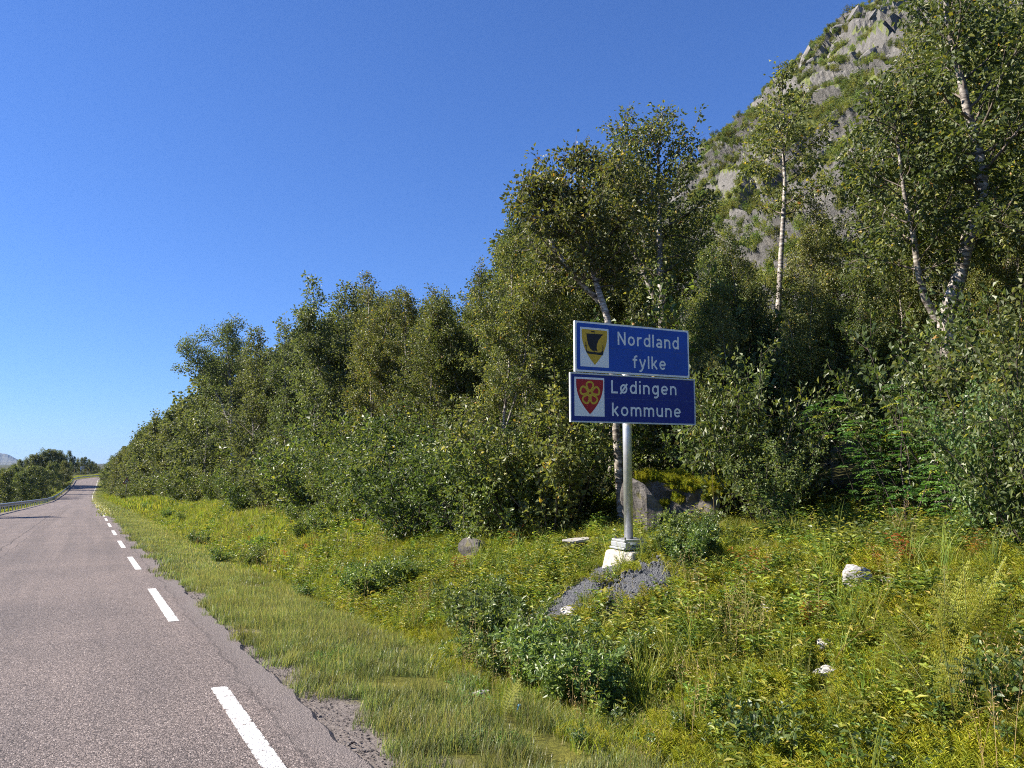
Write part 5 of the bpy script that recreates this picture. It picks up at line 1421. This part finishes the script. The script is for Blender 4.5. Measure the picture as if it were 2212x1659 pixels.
HW = [herb_geo(684 + k, 5, 0.26, 0.10, 0.05, 0.5, 'willow', 12) for k in range(2)]
MS = [whisk_geo(690 + k, 26, 0.09, 0.15, 'moss_plant') for k in range(3)]
CL = [herb_geo(696, 30, 0.06, 0.16, 0.026, 0.85, 'clover', 5, 0, 1.6)]
RU = [herb_geo(698 + k, 4, 0.34, 0.08, 0.06, 0.2, 'rusty', 22) for k in range(2)]

def emit(name, protos, n, s0, s1, u0, u1, pw, dens, sc0, sc1, label, category, far_grow=0.0, sink=0.0):
    s, u, x, y = strip_points(n, s0, s1, u0, u1, r_, pw)
    k = in_view(x, y) & (r_.random(n) < dens(s, u, x, y))
    if s0 < 20:
        for cx, cy, cr in CLEAR: k &= ((x - cx) ** 2 + (y - cy) ** 2 > cr * cr * r_.uniform(0.5, 1.1, n))
    s, u, x, y = s[k], u[k], x[k], y[k]
    z = ground(x, y) - sink
    sc_ = r_.uniform(sc0, sc1, len(x)) * (1 + far_grow * s)
    return scatter(name, protos, np.stack([x, y, z], 1), sc_, r_.uniform(-0.5, 0.5, len(x)) if name.startswith('verge') else r_.uniform(0, 6.28, len(x)), r_.integers(0, len(protos), len(x)), label=label, category=category)
edgef = lambda s, u, a: smooth(u + 0.26 * fbm(s * 0.9, s * 0, 3) + 0.16 * vnoise(s * 3, s * 0), a, a + 0.16)
vpatch = lambda s, u, x, y: np.clip(edgef(s, u, 0.58) * (1 - smooth(u, 1.9, 2.5)) * (0.62 + 1.2 * fbm(x * 1.4, y * 1.4, 3)), 0, 1)
emit('verge_grass', VG, 11000, 2.0, 17, 0.45, 2.5, 1.0, vpatch, 0.6, 1.25, 'fine green grass on the mown verge beside the asphalt', 'grass')
emit('verge_grass', VGF, 7500, 16, 62, 0.45, 2.6, 1.25, vpatch, 0.7, 1.3, 'fine green grass on the mown verge farther along the road', 'grass')
emit('verge_grass', VGFF, 3400, 58, 335, 0.6, 2.9, 1.2, lambda s, u, x, y: edgef(s, u, 0.7), 0.6, 1.1, 'distant green grass on the verge up to the bend', 'grass')
notgravel = lambda x, y: 1 - 0.85 * np.exp(-(((x - 5.3) ** 2 + (y - 6.6) ** 2) / 0.40) ** 2)
mpatch = lambda s, u, x, y: np.clip(smooth(u, 1.75, 2.2) * (1 - 0.75 * smooth(u, 5.5, 7.5)) * (0.6 + 1.1 * fbm(x * 0.8 + 4, y * 0.8, 3)) * notgravel(x, y), 0, 1)
emit('meadow_grass', MG, 10000, 0.5, 17, 1.7, 7.5, 1.0, mpatch, 0.6, 1.35, 'yellow-green meadow grass covering the bank', 'grass')
emit('meadow_grass', MGF, 9000, 16, 62, 1.9, 8, 1.25, lambda s, u, x, y: np.clip(smooth(u, 1.9, 2.3) * (0.85 + 0.7 * fbm(x * 0.5, y * 0.5, 2)), 0, 1), 0.7, 1.4, 'yellow-green meadow grass on the bank farther along', 'grass')
emit('meadow_grass', MGFF, 4500, 58, 335, 2.3, 9, 1.2, lambda s, u, x, y: np.ones(len(u)), 0.6, 1.1, 'distant yellow grass on the bank below the wood', 'grass')
emit('meadow_grass', MGFF, 4200, 50, 345, -13, -7.9, 1.0, lambda s, u, x, y: np.ones(len(u)), 0.5, 0.9, 'grass slope behind the guardrail', 'grass')
emit('dry_grass', DG, 700, 1, 30, 1.9, 6, 1.2, lambda s, u, x, y: np.clip(0.4 + 1.3 * fbm(x * 0.6 + 20, y * 0.6, 2), 0, 1), 0.6, 1.2, 'straw-coloured seed stalks in the meadow', 'grass')
emit('tall_grass', TG, 420, 1, 14, 2.4, 6.5, 1.0, lambda s, u, x, y: np.clip(0.3 + 1.6 * fbm(x * 0.5 + 30, y * 0.5, 2), 0, 1), 0.6, 1.15, 'tall arching grass clumps on the bank', 'grass')
emit('low_herbs', HB, 12000, 0.5, 17, 2.2, 8.5, 1.0, lambda s, u, x, y: np.clip((0.55 - 1.2 * fbm(x * 0.8 + 4, y * 0.8, 3)) * smooth(u, 2.1, 2.8) * notgravel(x, y), 0, 1), 0.6, 1.4, 'low leafy herbs mixed into the bank', 'herbs')
emit('low_herbs', HBF, 2600, 16, 62, 2.3, 8, 1.25, lambda s, u, x, y: np.clip(0.35 - 1.4 * fbm(x * 0.5, y * 0.5, 2), 0, 1), 0.6, 1.3, 'low leafy herbs on the bank farther along', 'herbs')
emit('willow_herbs', HW, 900, 0.5, 17, 2.8, 8, 1.0, lambda s, u, x, y: np.clip(0.25 + 1.4 * fbm(x * 0.7 + 50, y * 0.7, 2), 0, 1), 0.6, 1.3, 'small green shoots between the grasses', 'herbs')
emit('feather_moss', MS, 5000, 0.5, 24, 2.0, 6, 1.1, lambda s, u, x, y: np.clip(0.1 + 2.2 * fbm(x * 0.55 + 70, y * 0.55, 2), 0, 1), 0.7, 1.4, 'bright yellow feathery moss cushions at the foot of the bank', 'moss')
emit('clover', CL, 500, 2, 14, 1.0, 2.6, 1.0, lambda s, u, x, y: np.clip(-0.15 + 2.0 * fbm(x * 0.9 + 90, y * 0.9, 2), 0, 1), 0.7, 1.2, 'green clover patches in the verge', 'herbs')
emit('fireweed', RU, 260, 1, 26, 2.8, 6.5, 1.0, lambda s, u, x, y: np.clip(-0.2 + 2.0 * fbm(x * 0.5 + 110, y * 0.5, 2), 0, 1), 0.6, 1.2, 'rusty red fireweed stalks on the bank', 'herbs')

# bushes and heath on the mountain side
hb = [bush_geo(700 + k, 1.0, 1.0, 9, 5, 22, 0.16, 'hill_leaf', 0, 0.7, 0.08, 0.0, 'twig', 0.02, 0.0) for k in range(3)]
r_ = np.random.default_rng(91)
n = 26000
iu = r_.uniform(0.12, 0.80, n) * (NU - 1); iv = r_.uniform(0.05, 0.82, n) * (NV - 1)
i0 = iu.astype(int); j0 = iv.astype(int)
fn = unit(np.cross(MV[j0, np.minimum(i0 + 1, NU - 1)] - MV[j0, i0], MV[np.minimum(j0 + 1, NV - 1), i0] - MV[j0, i0])); fn *= np.sign(fn[:, 2:3] + 1e-9)
P = MV[j0, i0]
vmask = np.clip((fn[:, 2] - 0.42) * 3.0 + 1.5 * fbm(P[:, 1] * 0.03, P[:, 2] * 0.05, 3) + 0.05 + 1.1 * np.clip(0.75 - iv / (NV - 1) / 0.8, 0, 1), 0, 1)
k = r_.random(n) < vmask
P = P[k]; sc_ = r_.uniform(0.8, 1.7, len(P)) * np.where(r_.random(len(P)) > 0.95, 1.6, 1)
scatter('hillside_shrubs', [h[1] for h in hb], P, sc_, r_.uniform(0, 6.28, len(P)), r_.integers(0, 3, len(P)), label='low birch scrub and heath covering the mountain side', category='scrub')

# ------------------------------------------------------------------ clear air with a trace of sea haze
def haze():
    m, n, l = mat('sea_haze')
    out = N(n, 'ShaderNodeOutputMaterial'); v = N(n, 'ShaderNodeVolumePrincipled')
    v.inputs['Color'].default_value = (0.38, 0.60, 1.0, 1); v.inputs['Density'].default_value = 3.0e-5; v.inputs['Anisotropy'].default_value = 0.2
    l.new(v.outputs[0], out.inputs['Volume'])
    zt = float(max(MV[..., 2].max(), 420)) + 15; zb = float(min(GZ.min(), -20)) - 1.5
    b = BM(); b.add([(x, y, z) for z in (zb, zt) for x, y in ((-11500, -7000), (11500, -7000), (11500, 13500), (-11500, 13500))], [(3, 2, 1, 0), (4, 5, 6, 7), (0, 1, 5, 4), (1, 2, 6, 5), (2, 3, 7, 6), (3, 0, 4, 7)])
    b.build('haze', m, None, kind='stuff', label='thin blue haze in the air over the far mountains', category='haze')
haze()
